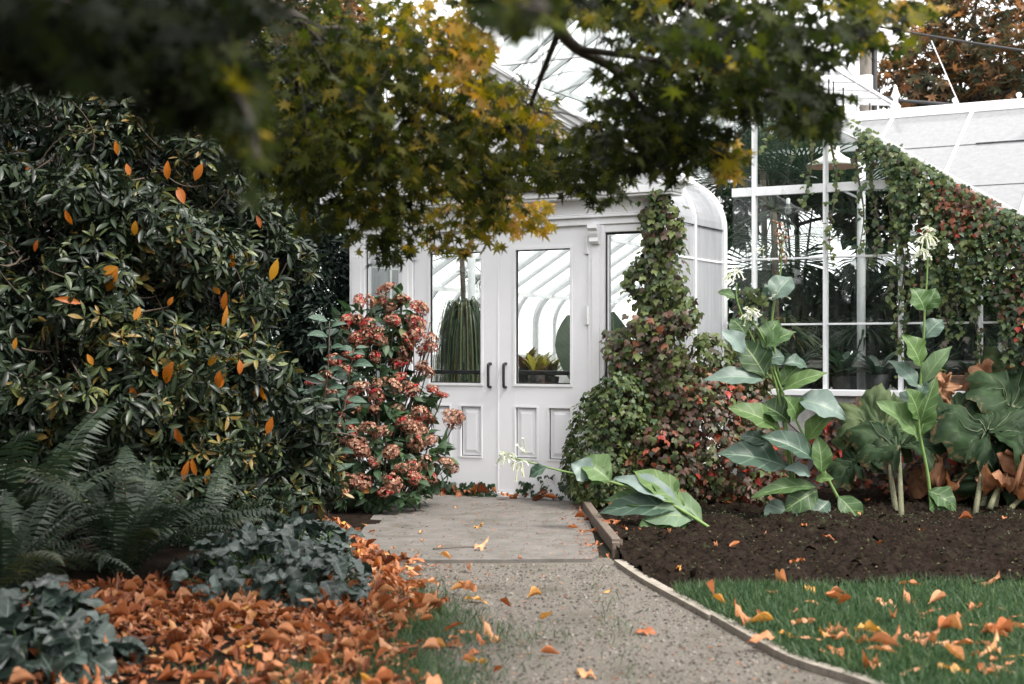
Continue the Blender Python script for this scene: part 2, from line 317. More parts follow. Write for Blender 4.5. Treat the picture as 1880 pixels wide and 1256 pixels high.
def mir(h): return h + [(-x, y) for x, y in reversed(h) if x > 1e-6]
MAPLE_O = mir([(0, 0.12), (0.10, 0.10), (0.42, -0.14), (0.20, 0.22), (0.68, 0.26), (0.24, 0.40), (0.55, 0.82), (0.13, 0.56), (0.11, 0.72), (0, 1.15)])
IVY_O = mir([(0, 0.05), (0.2, -0.08), (0.42, 0.12), (0.52, 0.45), (0.3, 0.5), (0.2, 0.75), (0, 1.0)])
VAR = {
 'rhodo': [leaf(1, 0.29, 5, 2, 0.56, 0.12 + 0.05 * k, 0.10 + 0.09 * k, tip=0.72, seed=k) for k in range(4)],
 'maple': [fan_leaf(MAPLE_O, 0.05 + 0.1 * (k % 3), 0.10 + 0.1 * (k % 2), 0.025, k) for k in range(6)],
 'ivy': [fan_leaf(IVY_O, 0.02, 0.12 + 0.06 * k, 0.03, 20 + k) for k in range(4)],
 'ovate': [leaf(1, 0.58, 5, 4, 0.42, 0.12, 0.12 + 0.1 * k, 0.05, 3, seed=k) for k in range(4)],
 'heart': [leaf(1, 0.95, 9, 8, 0.36, 0.12 * (k - 1), 0.25 + 0.08 * k, 0.16, 1.2 + 0.5 * k, 0.62, seed=40 + k) for k in range(4)],
 'litter': [leaf(1, [.26, .31, .36, .45, .28, .34, .22, .5, .3, .4][k], 8, 4, [.5, .42, .55, .4, .6, .5, .5, .38, .58, .45][k], [0.5, 0.9, -0.3, 0.2, 1.3, 0.6, 0.05, 0.1, 1.8, -0.6][k], [0.1, -0.3, 0.2, 0.35, -0.15, 0.5, 0.02, 0.05, 0.1, -0.45][k], [.3, .2, .5, .4, .1, .7, .3, .6, .2, .9][k], 2, seed=60 + k) for k in range(10)],
 'small': [leaf(1, 0.35, 2, 2, 0.5, 0.2, 0.2, seed=80 + k) for k in range(2)],
 'blade': [leaf(1, 0.06, 5, 2, 0.35, 0.4, 0.25 + 0.25 * k, seed=90 + k) for k in range(4)],
}
_vm = {}
def var_mesh(kind, k, mat):
    key = (kind, k, mat.name)
    if key not in _vm:
        V, Q, T, uv = VAR[kind][k]; _vm[key] = mk_mesh('leaf_' + kind, V, Q, T, uv, None, mat)
    return _vm[key]
def merged(kind, mat, P, R, S, tone, name, parent, off, kindtag='stuff'):
    n = len(P)
    if n == 0: return None
    mb = MB(); vi = rng.integers(0, len(VAR[kind]), n)
    for k in range(len(VAR[kind])):
        s = np.where(vi == k)[0]
        if len(s) == 0: continue
        V, Q, T, uv = VAR[kind][k]; nv = len(V)
        W = np.einsum('nij,vj->nvi', R[s] * S[s][:, None, None], V) + P[s][:, None]
        o = (np.arange(len(s)) * nv)[:, None, None]
        mb.add(W.reshape(-1, 3), None if Q is None else (Q[None] + o).reshape(-1, 4), None if T is None else (T[None] + o).reshape(-1, 3), np.tile(uv, (len(s), 1)), np.repeat(tone[s], nv))
    o = mb.build(name, mat, parent, off, True, kindtag); return o
def leaves(t, name, kind, mat, P, R, S, tone, n_single=280, rest='foliage', off=None, top=None):
    """nearest in-frame leaves become objects of their own, the rest one mesh"""
    P = np.asarray(P); off = base(t) if off is None else off
    px, py = proj(P); inside = (px > 5) & (px < 1875) & (py > 5) & (py < 1250)
    score = np.where(inside, S / np.maximum(P[:, 1], 0.3) ** 3, -1) * rng.uniform(0.7, 1.3, len(P))
    order = np.argsort(-score); single = [i for i in order[:n_single] if score[i] > 0]
    msk = np.ones(len(P), bool); msk[single] = False
    vi = rng.integers(0, len(VAR[kind]), len(P))
    for i in single:
        M = Matrix([[*(R[i][r] * S[i]), P[i][r] - off[r]] for r in range(3)] + [[0, 0, 0, 1]])
        o = link(name, var_mesh(kind, int(vi[i]), mat), t, None, M); o['tone'] = float(tone[i])
    if msk.any(): merged(kind, mat, P[msk], R[msk], S[msk], tone[msk], rest, t, off)
def ell_surface(lumps, dens, inner=0.0, shell=0.82):
    """points on a union of ellipsoids (c, (rx,ry,rz)); returns points and outward normals"""
    Ps, Ns = [], []
    for c, r in lumps:
        c = np.array(c); r = np.array(r); n = int(dens * (r[0] * r[1] + r[1] * r[2] + r[0] * r[2]) * 4.19)
        d = rand_unit(n); rad = 1 - np.abs(rng.normal(size=n)) * 0.10
        k = rng.random(n) < inner; rad[k] = rng.uniform(0.3, 0.9, k.sum())
        p = c + d * r * rad[:, None]; nn = nrm(d / r); ok = np.ones(n, bool)
        for c2, r2 in lumps:
            if c2 is c: continue
            q = np.linalg.norm((p - np.array(c2)) / np.array(r2), axis=1); ok &= (q > shell) | (np.allclose(c, c2))
        Ps.append(p[ok]); Ns.append(nn[ok])
    return np.concatenate(Ps), np.concatenate(Ns)
def bez(p0, p1, p2, n=8):
    t = np.linspace(0, 1, n)[:, None]; p0, p1, p2 = map(np.asarray, (p0, p1, p2))
    return (1 - t) ** 2 * p0 + 2 * t * (1 - t) * p1 + t ** 2 * p2
def smooth_path(pts, n=4):
    P = np.array(pts, float); out = []
    for i in range(len(P) - 1):
        p0, p1, p2, p3 = P[max(i - 1, 0)], P[i], P[i + 1], P[min(i + 2, len(P) - 1)]
        for t in np.linspace(0, 1, n, endpoint=False):
            out.append(0.5 * ((2 * p1) + (p2 - p0) * t + (2 * p0 - 5 * p1 + 4 * p2 - p3) * t * t + (3 * p1 - p0 - 3 * p2 + p3) * t ** 3))
    out.append(P[-1]); return np.array(out)

# ================================================================== SETTING
def poly_sheet(name, pts, z, mat, kind='structure', thick=None):
    mb = MB(); n = len(pts); P = np.array([[p[0], p[1], z] for p in pts])
    if thick:
        V = np.concatenate([P, P - [0, 0, thick]]); me = bpy.data.meshes.new(name)
        me.from_pydata(V.tolist(), [], [list(range(n)), list(range(2 * n - 1, n - 1, -1))] + [[k, k + n, (k + 1) % n + n, (k + 1) % n] for k in range(n)])
    else:
        me = bpy.data.meshes.new(name); me.from_pydata(P.tolist(), [], [list(range(n))])
    me.materials.append(mat); me.update()
    return link(name, me, kind=kind)
def height_sheet(name, x, y, nx, ny, zf, mat, keep=None, kind='structure'):
    X, Y = np.meshgrid(np.linspace(*x, nx), np.linspace(*y, ny)); Z = zf(X, Y)
    V = np.stack([X, Y, Z], -1).reshape(-1, 3); i, j = np.meshgrid(np.arange(ny - 1), np.arange(nx - 1), indexing='ij')
    Q = np.stack([i * nx + j, i * nx + j + 1, (i + 1) * nx + j + 1, (i + 1) * nx + j], -1).reshape(-1, 4)
    if keep is not None:
        C = V[Q].mean(1); Q = Q[keep(C[:, 0], C[:, 1])]
    me = mk_mesh(name, V, Q, mat=mat); return link(name, me, kind=kind)
poly_sheet('ground', [(-400, -200), (400, -200), (400, 600), (-400, 600)], -0.03, M_ground)
EDGE = [gp(1136, 1036), gp(1190, 1072), gp(1290, 1127), gp(1400, 1190), gp(1470, 1224), gp(1600, 1266), gp(1720, 1330)]
EDGE_S = smooth_path(EDGE, 5)
def edge_x(Y): return np.interp(-np.asarray(Y), -EDGE_S[:, 1], EDGE_S[:, 0])
path_pts = [(-1.3, 8.2), (-1.3, 7.2), (-1.3, 6.0), (-1.5, 4.8), (-1.5, 3.0), (-2, 0), (-2, -4), (2.4, -4), (2.2, 0), (2.0, 3.0)] + [(p[0], p[1]) for p in EDGE_S[::-1]] + [(0.56, 8.2)]
poly_sheet('gravel_path', path_pts, 0.0, M_path)
slab = poly_sheet('concrete_slab', [(-0.97, 8.12), (-0.9, 8.0), (-0.3, 7.98), (0.45, 8.02), (0.50, 8.2), (0.53, 9.6), (0.54, 11.0), (1.1, 10.8), (1.3, 11.1), (-1.3, 12.3), (-1.0, 11.2)], 0.02, M_conc, thick=0.05)
def soil_z(X, Y):
    return 0.035 + 0.05 * np.clip((X - 0.6) / 1.5, 0, 1) * np.clip((Y - 6.8) / 1.5, 0, 1) + 0.05 * vnoise(X * 5, Y * 5, 1) + 0.05 * vnoise(X * 15, Y * 15, 2) + 0.035 * vnoise(X * 40, Y * 40, 3)
def bed_x0(Y): return np.where(Y > 8.2, 0.6, edge_x(np.minimum(Y, 7.9)) + 0.02)
height_sheet('soil_bed', (0.45, 5.5), (6.4, 12.5), 300, 360, soil_z, M_soil, lambda x, y: (x > bed_x0(y)) & (y > 6.9 + 0.10 * (x - 0.9) + 0.05 * np.sin(x * 7)))
height_sheet('planting_ground', (-6, -0.9), (3.5, 13.5), 260, 420, lambda X, Y: 0.012 + 0.06 * np.clip((-0.95 - X) / 1.0, 0, 1) + 0.05 * vnoise(X * 4, Y * 4, 4), M_soil_dark, lambda x, y: x < -0.95 - 0.06 * np.sin(y * 3))
def lawn_edge(X): return 6.93 + 0.10 * (X - 0.9) + 0.05 * np.sin(X * 7)
def lawn_in(X, Y): return (X > edge_x(Y) + 0.012) & (Y < lawn_edge(X))
height_sheet('lawn_ground', (0.7, 4.2), (3.2, 7.4), 90, 110, lambda X, Y: 0.016 + 0.02 * vnoise(X * 3, Y * 3, 5), M_turf, lawn_in)

# wooden edging
e1 = thing('edging_board', 'brown wooden board standing along the right side of the concrete slab', 'board', (0.56, 9.6, 0))
mb = MB(); P = smooth_path([(0.545, 10.95, 0.045), (0.565, 9.8, 0.047), (0.615, 8.3, 0.05)], 6)
def strip(mb, P, w, h):
    for a, b in zip(P[:-1], P[1:]): pass
    t = nrm(np.gradient(P, axis=0)); s = nrm(np.cross(t, [0, 0, 1.0])); n = len(P)
    V = np.concatenate([P - s * w / 2 + [0, 0, h], P + s * w / 2 + [0, 0, h], P + s * w / 2 - [0, 0, h], P - s * w / 2 - [0, 0, h]])
    i = np.arange(n - 1); Q = []
    for a in range(4):
        b = (a + 1) % 4; Q.append(np.stack([a * n + i, b * n + i, b * n + i + 1, a * n + i + 1], -1))
    Q.append(np.array([[0, n, 2 * n, 3 * n], [n - 1, 4 * n - 1, 3 * n - 1, 2 * n - 1]])); mb.add(V, np.concatenate(Q))
strip(mb, P, 0.055, 0.04); mb.build('board', M_wood, e1, base(e1), bevel=0.004)
mb = MB(); mb.box((0.578, 0.622), (8.22, 8.26), (-0.05, 0.085)); mb.build('stake', M_wood, e1, base(e1), bevel=0.004)
e2 = thing('edging_strip', 'long curved grey timber strip between gravel path and lawn', 'edging', tuple(EDGE_S[10]))
half = [EDGE_S[:12], EDGE_S[11:]]
for k, seg in enumerate(half):
    mb = MB(); P = seg.copy(); P[:, 2] = -0.008
    if k == 1: P = P + [0.012, 0.0, 0.003]
    strip(mb, P, 0.055, 0.034); mb.build('plank', M_wood2, e2, base(e2))

# grass
def blades(n, xy, h, name, label, cat):
    P = np.column_stack([xy, np.full(len(xy), 0.012)]); ax = nrm(rng.normal(size=(len(P), 3)) * [0.45, 0.45, 0.1] + [0, 0, 1]); nn = rand_unit(len(P)) * [1, 1, 0.1]
    S = rng.uniform(0.6, 1.3, len(P)) * h; tone = np.clip(rng.normal(0.45, 0.22, len(P)), 0, 1)
    VAR['gb'] = [leaf(1, 0.085, 2, 1, 0.3, 0, 0.2 + 0.2 * k, seed=k) for k in range(3)]
    o = merged('gb', GRASS, P, frames(ax, nn), S, tone, name, None, None); o['label'] = label; o['category'] = cat
    return o
xy = np.column_stack([rng.uniform(0.75, 3.4, 90000), rng.uniform(4.2, 7.3, 90000)]); xy = xy[lawn_in(xy[:, 0] - 0.0, xy[:, 1] - 0.04 * rng.random(len(xy)))]
blades(0, xy, 0.065, 'lawn_grass', 'short mown green grass of the lawn beside the bed', 'grass')
xy = []
for c, s, n in [((-0.45, 6.3), (0.10, 0.35), 1700), ((-0.5, 5.5), (0.13, 0.25), 1200), ((-0.48, 6.5), (0.10, 0.28), 900), ((-0.32, 6.15), (0.14, 0.18), 700), ((-0.15, 5.85), (0.18, 0.13), 420), ((-0.55, 5.25), (0.22, 0.2), 1800), ((-0.3, 5.0), (0.14, 0.15), 700), ((-0.95, 5.15), (0.25, 0.12), 500), ((0.45, 6.2), (0.05, 0.6), 120)]:
    xy.append(np.array(c) + rng.normal(size=(n, 2)) * s)
xy = np.concatenate(xy); o = blades(0, xy, 0.05, 'verge_grass', 'thin tufts of grass creeping over the left side of the gravel path', 'grass')
o.location.z = -0.008

# pebbles on the gravel
n = 9000; P = np.column_stack([rng.uniform(-0.9, 1.6, n), rng.uniform(4.2, 7.95, n), np.full(n, 0.001)]); P = P[(P[:, 0] < edge_x(P[:, 1]) - 0.03)]
VAR['peb'] = [(np.array([[1, 0, 0], [0, 1, 0], [-1, 0, 0], [0, -1, 0], [0, 0, .7], [0.5, 0.5, 0.4]]) * (1, 0.7 + 0.2 * k, 1), None, np.array([[0, 1, 4], [1, 2, 4], [2, 3, 4], [3, 0, 4], [0, 1, 5]]), np.zeros((6, 2))) for k in range(2)]
M_peb = leaf_mat('pebble', [(0, (0.03, 0.026, 0.022)), (0.6, (0.11, 0.10, 0.088)), (1, (0.25, 0.23, 0.2))], 0.85, 0, None, 0.2)
a = rng.random(len(P)) * 6.28; ax = np.column_stack([np.cos(a), np.sin(a), 0 * a])
o = merged('peb', M_peb, P, frames(ax, np.tile([0, 0, 1.0], (len(P), 1))), rng.uniform(0.003, 0.011, len(P)), rng.random(len(P)), 'pebbles', None, None); o['label'] = 'fine loose grey gravel lying on the path'; o['category'] = 'gravel'
# soil crumbs
n = 9000; x = rng.uniform(0.62, 4.2, n); y = rng.uniform(6.9, 10.5, n); P = np.column_stack([x, y, soil_z(x, y)]); P = P[(x > bed_x0(y) + 0.03)]
M_crumb = leaf_mat('soil_crumb', [(0, (0.005, 0.004, 0.003)), (0.7, (0.02, 0.014, 0.010)), (0.88, (0.05, 0.058, 0.024)), (1, (0.13, 0.10, 0.07))], 0.95, 0, None, 0.02)
a = rng.random(len(P)) * 6.28; ax = np.column_stack([np.cos(a), np.sin(a), 0 * a])
o = merged('peb', M_crumb, P, frames(ax, nrm(rng.normal(size=(len(P), 3)) * 0.4 + [0, 0, 1])), rng.uniform(0.003, 0.014, len(P)), rng.beta(1.2, 1.6, len(P)), 'soil_crumbs', None, None); o['label'] = 'dark crumbly soil and mossy bits covering the bed'; o['category'] = 'soil'

n = 420; x = rng.uniform(0.64, 4.2, n); y = rng.uniform(6.9, 10.5, n); P = np.column_stack([x, y, soil_z(x, y) - 0.004]); P = P[(x > bed_x0(y) + 0.05)]; a = rng.random(len(P)) * 6.28; ax = np.column_stack([np.cos(a), np.sin(a), 0 * a])
o = merged('peb', M_crumb, P, frames(ax, nrm(rng.normal(size=(len(P), 3)) * 0.5 + [0, 0, 1])), rng.uniform(0.014, 0.042, len(P)), rng.random(len(P)) * 0.75, 'soil_clods', None, None); o['label'] = 'larger dark clods of earth lying on the bed'; o['category'] = 'soil'
n = 5200; x = rng.uniform(0.7, 4.2, n); y = np.where(rng.random(n) < 0.6, rng.normal(9.7, 0.35, n), rng.uniform(7.1, 10, n)); k = (x > bed_x0(y) + 0.1) & (y > lawn_edge(x)) & (vnoise(x * 3, y * 3, 9) > -0.02); x, y = x[k], y[k]; P = np.column_stack([x, y, soil_z(x, y)])
o = merged('small', HYDL, P, frames(nrm(rng.normal(size=(len(P), 3)) * [1, 1, .5] + [0, 0, .5]), nrm(rng.normal(size=(len(P), 3)) * .4 + [0, 0, 1])), rng.uniform(0.008, 0.024, len(P)), rng.uniform(0.5, 0.9, len(P)), 'seedling_weeds', None, None); o['label'] = 'tiny green weeds and moss sprinkled over the dark soil bed'; o['category'] = 'weeds'
# ================================================================== GREENHOUSE (local frame: x along front, y into the house)
TH = R_(29); O = np.array([-0.10, 11.5, 0.0])
cT, sT = math.cos(TH), math.sin(TH)
def BW(u, d, z): return np.array([O[0] + u * cT + d * sT, O[1] - u * sT + d * cT, z])
gh = thing('greenhouse', 'white painted glass greenhouse with double doors in a small gabled porch', 'greenhouse', tuple(O), -TH)
def gbox(name, x, y, z, mat=M_white, parent=None, bevel=0.004):
    return MB().box(x, y, z).build(name, mat, parent or gh, bevel=bevel)
def gbar(name, p, q, w, h, mat=M_metal, up=(0, 0, 1), parent=None): return MB().bar(p, q, w, h, up).build(name, mat, parent or gh)
def gpane(name, poly, d, mat, th=0.005, parent=None): return MB().prism(poly, d, d + th).build(name, mat, parent or gh)

# ---- double doors
for s in (-1, 1):
    dr = link('door', None, gh); dr.location = (s * 0.406, 0, 0)
    g0, g1 = -0.245, 0.245            # glass opening
    z0, z1 = 0.93, 2.00
    mb = MB()
    mb.box((-0.400, g0), (-0.022, 0.022), (0.06, 2.165)); mb.box((g1, 0.400), (-0.022, 0.022), (0.06, 2.165))
    mb.box((g0, g1), (-0.0215, 0.0215), (z1, 2.1645)); mb.box((g0, g1), (-0.0215, 0.0215), (0.74, z0)); mb.box((g0, g1), (-0.0215, 0.0215), (0.0605, 0.335))
    mb.box((-0.055, 0.055), (-0.0212, 0.0212), (0.335, 0.74)); mb.build('stile_and_rail', M_door, dr)
    for a, b in ((g0, -0.055), (0.055, g1)):
        gbox('panel_backing', (a, b), (-0.004, 0.010), (0.335, 0.74), M_door, dr, 0)
        V = []; m = 0.022; k = 0.05
        for ins, y in ((m, -0.0045), (k, -0.0165)):
            V += [[a + ins, y, 0.335 + ins], [b - ins, y, 0.335 + ins], [b - ins, y, 0.74 - ins], [a + ins, y, 0.74 - ins]]
        MB().add(V, [[0, 1, 5, 4], [1, 2, 6, 5], [2, 3, 7, 6], [3, 0, 4, 7], [4, 5, 6, 7]]).build('raised_panel', M_door, dr)
        mb = MB(); q = 0.006
        mb.box((a, b), (-0.0075, -0.0045), (0.335, 0.335 + q)); mb.box((a, b), (-0.0075, -0.0045), (0.74 - q, 0.74)); mb.box((a, a + q), (-0.0072, -0.0042), (0.341, 0.734)); mb.box((b - q, b), (-0.0072, -0.0042), (0.341, 0.734))
        mb.build('panel_joint', M_rubber, dr)
        mb = MB(); q = 0.014      # outer sticking
        mb.box((a - q, b + q), (-0.027, -0.0225), (0.335 - q, 0.335)); mb.box((a - q, b + q), (-0.027, -0.0225), (0.74, 0.74 + q)); mb.box((a - q, a), (-0.0265, -0.0226), (0.335, 0.74)); mb.box((b, b + q), (-0.0265, -0.0226), (0.335, 0.74))
        mb.build('panel_moulding', M_white, dr)
    MB().prism([(g0, z0), (g1, z0), (g1, z1), (g0, z1)], 0.0, 0.006).build('pane', M_glass, dr)
    mb = MB(); q = 0.010
    mb.box((g0, g1), (-0.014, -0.002), (z0, z0 + q)); mb.box((g0, g1), (-0.014, -0.002), (z1 - q, z1)); mb.box((g0, g0 + q), (-0.0135, -0.0022), (z0 + q, z1 - q)); mb.box((g1 - q, g1), (-0.0135, -0.0022), (z0 + q, z1 - q)); mb.build('gasket', M_rubber, dr)
    mb = MB(); q = 0.020
    mb.box((g0 - q, g1 + q), (-0.030, -0.0223), (z0 - q, z0)); mb.box((g0 - q, g1 + q), (-0.030, -0.0223), (z1, z1 + q)); mb.box((g0 - q, g0), (-0.0295, -0.0224), (z0, z1)); mb.box((g1, g1 + q), (-0.0295, -0.0224), (z0, z1)); mb.build('glazing_bead', M_white, dr)
    hx = -s * 0.335
    mb = MB(); mb.tube(smooth_path([(hx, -0.02, 1.09), (hx, -0.055, 1.085), (hx, -0.062, 1.06), (hx, -0.062, 0.93), (hx, -0.055, 0.905), (hx, -0.02, 0.90)], 4), 0.012, 10); mb.build('handle', M_black, dr, smooth=True)
    gbox('push_bar', (g0 - 0.05, g1 + 0.05), (0.05, 0.085), (1.0, 1.035), M_black, dr)
    for z in (0.55, 1.47, 2.02):
        x = s * 0.402
        mb = MB(); mb.box((x - 0.032, x + 0.032), (-0.036, -0.0305), (z - 0.07, z + 0.07)); mb.tube([(x, -0.04, z - 0.07), (x, -0.04, z + 0.07)], 0.010, 8); mb.build('hinge', M_metal, dr)
gbox('astragal', (-0.007, 0.007), (-0.027, -0.0225), (0.062, 2.163), M_door)
gbox('threshold', (-0.85, 0.85), (-0.05, 0.06), (0.0, 0.055), M_metal)
# ---- porch frame
for s in (-1, 1):
    X = lambda a, b: (min(s * a, s * b), max(s * a, s * b))
    gbox('door_post', X(0.812, 0.955), (-0.04, 0.05), (0.0, 2.17))
    gbox('post_fillet', X(0.85, 0.915), (-0.052, -0.041), (0.06, 2.02), bevel=0.003)
    # scroll bracket
    prof = [(-0.045, 2.17), (-0.125, 2.17), (-0.125, 2.14), (-0.10, 2.12), (-0.10, 2.10), (-0.085, 2.07), (-0.09, 2.04), (-0.075, 2.02), (-0.045, 2.02)]
    V = [[x, y, z] for x in X(0.845, 0.922) for (y, z) in prof]; n = len(prof)
    MB().add(V, [[k, (k + 1) % n, n + (k + 1) % n, n + k] for k in range(n)], [[0, k, k + 1] for k in range(1, n - 1)] + [[n, n + k + 1, n + k] for k in range(1, n - 1)]).build('bracket', M_white, gh)
    gbox('corner_pilaster', X(1.292, 1.452), (-0.045, 0.06), (0.0, 2.17))
    gbox('pilaster_fillet', X(1.325, 1.42), (-0.056, -0.046), (0.6, 2.0), bevel=0.003)
    sl = link('side_window', None, gh)
    gbox('sill', X(0.955, 1.292), (-0.05, 0.045), (0.74, 0.79), M_white, sl)
    gbox('bottom_panel', X(0.955, 1.292), (-0.02, 0.03), (0.0, 0.74), M_white, sl)
    gbox('head', X(0.955, 1.292), (-0.035, 0.045), (2.11, 2.17), M_white, sl)
    a, b = X(0.955, 1.292)
    gpane('pane', [(a + 0.01, 0.79), (b - 0.01, 0.79), (b - 0.01, 2.11), (a + 0.01, 2.11)], 0.0, M_glass, parent=sl)
    mb = MB()
    mb.box((a, a + 0.016), (-0.015, 0.012), (0.79, 2.11)); mb.box((b - 0.016, b), (-0.015, 0.012), (0.79, 2.11)); mb.box((a + 0.016, b - 0.016), (-0.015, 0.012), (2.094, 2.11)); mb.build('gasket', M_rubber, sl)
    mb = MB(); mb.box((a + 0.016, a + 0.03), (-0.02, 0.013), (0.79, 2.09)); mb.build('frame', M_white, sl)
gbox('lintel', (-1.47, 1.47), (-0.05, 0.06), (2.171, 2.225))
gbox('architrave_moulding', (-1.50, 1.50), (-0.075, 0.05), (2.226, 2.245))
gbox('architrave_bead', (-1.485, 1.485), (-0.062, 0.05), (2.246, 2.262))
gbox('frieze', (-1.455, 1.455), (-0.045, 0.05), (2.263, 2.365))
gbox('cornice', (-1.56, 1.56), (-0.15, 0.05), (2.366, 2.385)); gbox('cornice_fascia', (-1.57, 1.57), (-0.165, 0.05), (2.386, 2.44))
gbox('gutter', (-1.15, 1.06), (-0.20, -0.06), (2.442, 2.475), M_gutter)
SL = 0.61
# pediment
mb = MB(); mb.prism([(-1.47, 2.441), (1.47, 2.441), (0, 2.441 + 1.47 * SL)], -0.03, 0.02); mb.build('pediment_board', M_white, gh)
for s in (-1, 1):
    p = np.array([s * 1.60, -0.08, 2.47]); q = np.array([s * -0.0, -0.08, 2.47 + 1.60 * SL])
    for nm, w_, h_, dz, dy in (('raking_cornice', 0.17, 0.05, 0.0, 0), ('raking_moulding', 0.21, 0.022, 0.042, -0.012), ('raking_bead', 0.13, 0.03, -0.045, 0.01)):
        MB().bar(p + [0, dy, dz], q + [0, dy, dz], w_, h_).build(nm, M_white, gh)
    mb = MB(); mb.box((s * 1.58 - 0.085, s * 1.58 + 0.085), (-0.185, 0.04), (2.4405, 2.505)); mb.build('cornice_return', M_white, gh, bevel=0.01)
z = 2.47 + 1.60 * SL
mb = MB(); mb.lathe([(0.0, z - 0.06), (0.05, z - 0.05), (0.055, z + 0.02), (0.03, z + 0.05), (0.028, z + 0.09), (0.055, z + 0.11), (0.04, z + 0.13), (0.025, z + 0.15), (0.06, z + 0.19), (0.075, z + 0.235), (0.06, z + 0.28), (0.02, z + 0.31), (0.0, z + 0.335)], (0, -0.08, 0)); mb.build('finial', M_white, gh, smooth=True)

# ---- curved-eave profile (u as distance from middle, z) for a house of half width hw
def eave_profile(hw, zc, r, n=7):
    """straight wall, quarter-ish bend, then roof slope SL; list of (u,z)"""
    ang = math.atan(SL); a = np.linspace(0, math.pi / 2 - ang, n)
    return [(hw - r + r * math.cos(t), zc + r * math.sin(t)) for t in a]
def shell(prof, s, d0, d1, mat, name, th=0.006, parent=None):
    """curved pane: profile [(u,z)] side s between depths d0 and d1"""
    P = np.array(prof); t = nrm(np.gradient(P, axis=0)); nn = np.column_stack([t[:, 1], -t[:, 0]])
    inner = P - nn * th; m = len(P); V = []
    for Q_ in (P, inner):
        for d in (d0, d1): V += [[s * u, d, z] for u, z in Q_]
    i = np.arange(m - 1); Q = [np.stack([i, i + m, i + m + 1, i + 1], -1), np.stack([i + 2 * m, i + 2 * m + 1, i + 3 * m + 1, i + 3 * m], -1)]
    Q.append(np.array([[0, 2 * m, 3 * m, m], [m - 1, 2 * m - 1, 4 * m - 1, 3 * m - 1]]))
    Q.append(np.stack([i, i + 1, i + 2 * m + 1, i + 2 * m], -1)); Q.append(np.stack([i + m, i + 3 * m, i + 3 * m + 1, i + m + 1], -1))
    return MB().add(V, np.concatenate(Q)).build(name, mat, parent or gh, smooth=False)
def rib(prof, s, d, w, h, name='rib', mat=M_metal):
    P = np.array([[s * u, d, z] for u, z in prof]); t = nrm(np.gradient(P, axis=0)); x = np.array([0, 1.0, 0]); nn = np.cross(t, x)
    V = []
    for a, b in ((-1, -1), (1, -1), (1, 1), (-1, 1)): V.append(P + x * a * w / 2 + nn * b * h / 2)
    n = len(P); V = np.concatenate(V); i = np.arange(n - 1); Q = [np.stack([a * n + i, ((a + 1) % 4) * n + i, ((a + 1) % 4) * n + i + 1, a * n + i + 1], -1) for a in range(4)]
    Q.append(np.array([[0, 3 * n, 2 * n, n], [n - 1, 2 * n - 1, 3 * n - 1, 4 * n - 1]]))
    return MB().add(V, np.concatenate(Q)).build(name, mat, gh)
DM = 1.28        # main front plane
# porch sides and roof
pp = eave_profile(1.45, 2.20, 0.42, 9); roof_top = (0.0, pp[-1][1] + pp[-1][0] * SL)
for s in (-1, 1):
    gbox('porch_side_wall', (min(s * 1.40, s * 1.455), max(s * 1.40, s * 1.455)), (0.061, DM - 0.03), (0.0, 0.80), M_white)
    for a, b in ((0.07, 0.55), (0.57, 1.19)):
        shell([(1.45, 0.8), (1.45, 1.3), (1.45, 1.92)], s, a, b, M_frost2, 'side_pane'); shell([(1.45, 1.935), (1.45, 2.05), (1.45, 2.188)], s, a, b, M_frost2, 'side_pane')
        shell(pp, s, a, b, M_frost2, 'curved_pane'); shell([pp[-1], (0.5, pp[-1][1] + (pp[-1][0] - 0.5) * SL), roof_top], s, a, b, M_frost, 'roof_pane')
        gbar('glazing_bar', (s * 1.455, a, 1.928), (s * 1.455, b, 1.928), 0.012, 0.012); gbar('glazing_bar', (s * 1.457, a, 2.194), (s * 1.457, b, 2.194), 0.012, 0.008, M_rubber)
    full = [(1.452, 0.6), (1.452, 2.19)] + [(u + 0.002, z + 0.002) for u, z in pp] + [roof_top]
    for d, w_ in ((0.56, 0.026), (1.225, 0.07)): rib(full, s, d, w_, 0.045, 'porch_rib')
# ---- main house
HW = 4.25; RZ = 4.48; DL = 11.0
mp = eave_profile(HW, 1.58, 0.55, 9); RZ = mp[-1][1] + mp[-1][0] * SL
def roof_z(u):
    u = abs(u)
    if u > mp[-1][0]: return float(np.interp(u, [p[0] for p in mp[::-1]], [p[1] for p in mp[::-1]]))
    return RZ - SL * u
gbox('base_wall', (1.46, HW), (DM - 0.06, DM + 0.12), (-0.02, 0.83), M_wallc); gbox('base_wall', (-HW, -1.46), (DM - 0.06, DM + 0.12), (-0.02, 0.83), M_wallc)
gbox('window_sill', (1.50, HW + 0.03), (DM - 0.10, DM + 0.10), (0.832, 0.88)); gbox('window_sill', (-HW - 0.03, -1.50), (DM - 0.10, DM + 0.10), (0.832, 0.88))
cols_r = [1.50, 1.705, 2.306, 2.91, 3.515, 4.12]; rows = [0.88, 1.41, 1.95, 2.51, 3.15, 3.75, 4.4]
def clip_cell(a, b, z0, z1):
    """cell under the roof line"""
    us = np.linspace(a, b, 5); top = [(u, min(z1, roof_z(u) - 0.03)) for u in us]; top = [(u, max(z0, z)) for u, z in top]
    if max(z for _, z in top) - z0 < 0.04: return None
    return [(a, z0), (b, z0)] + top[::-1]
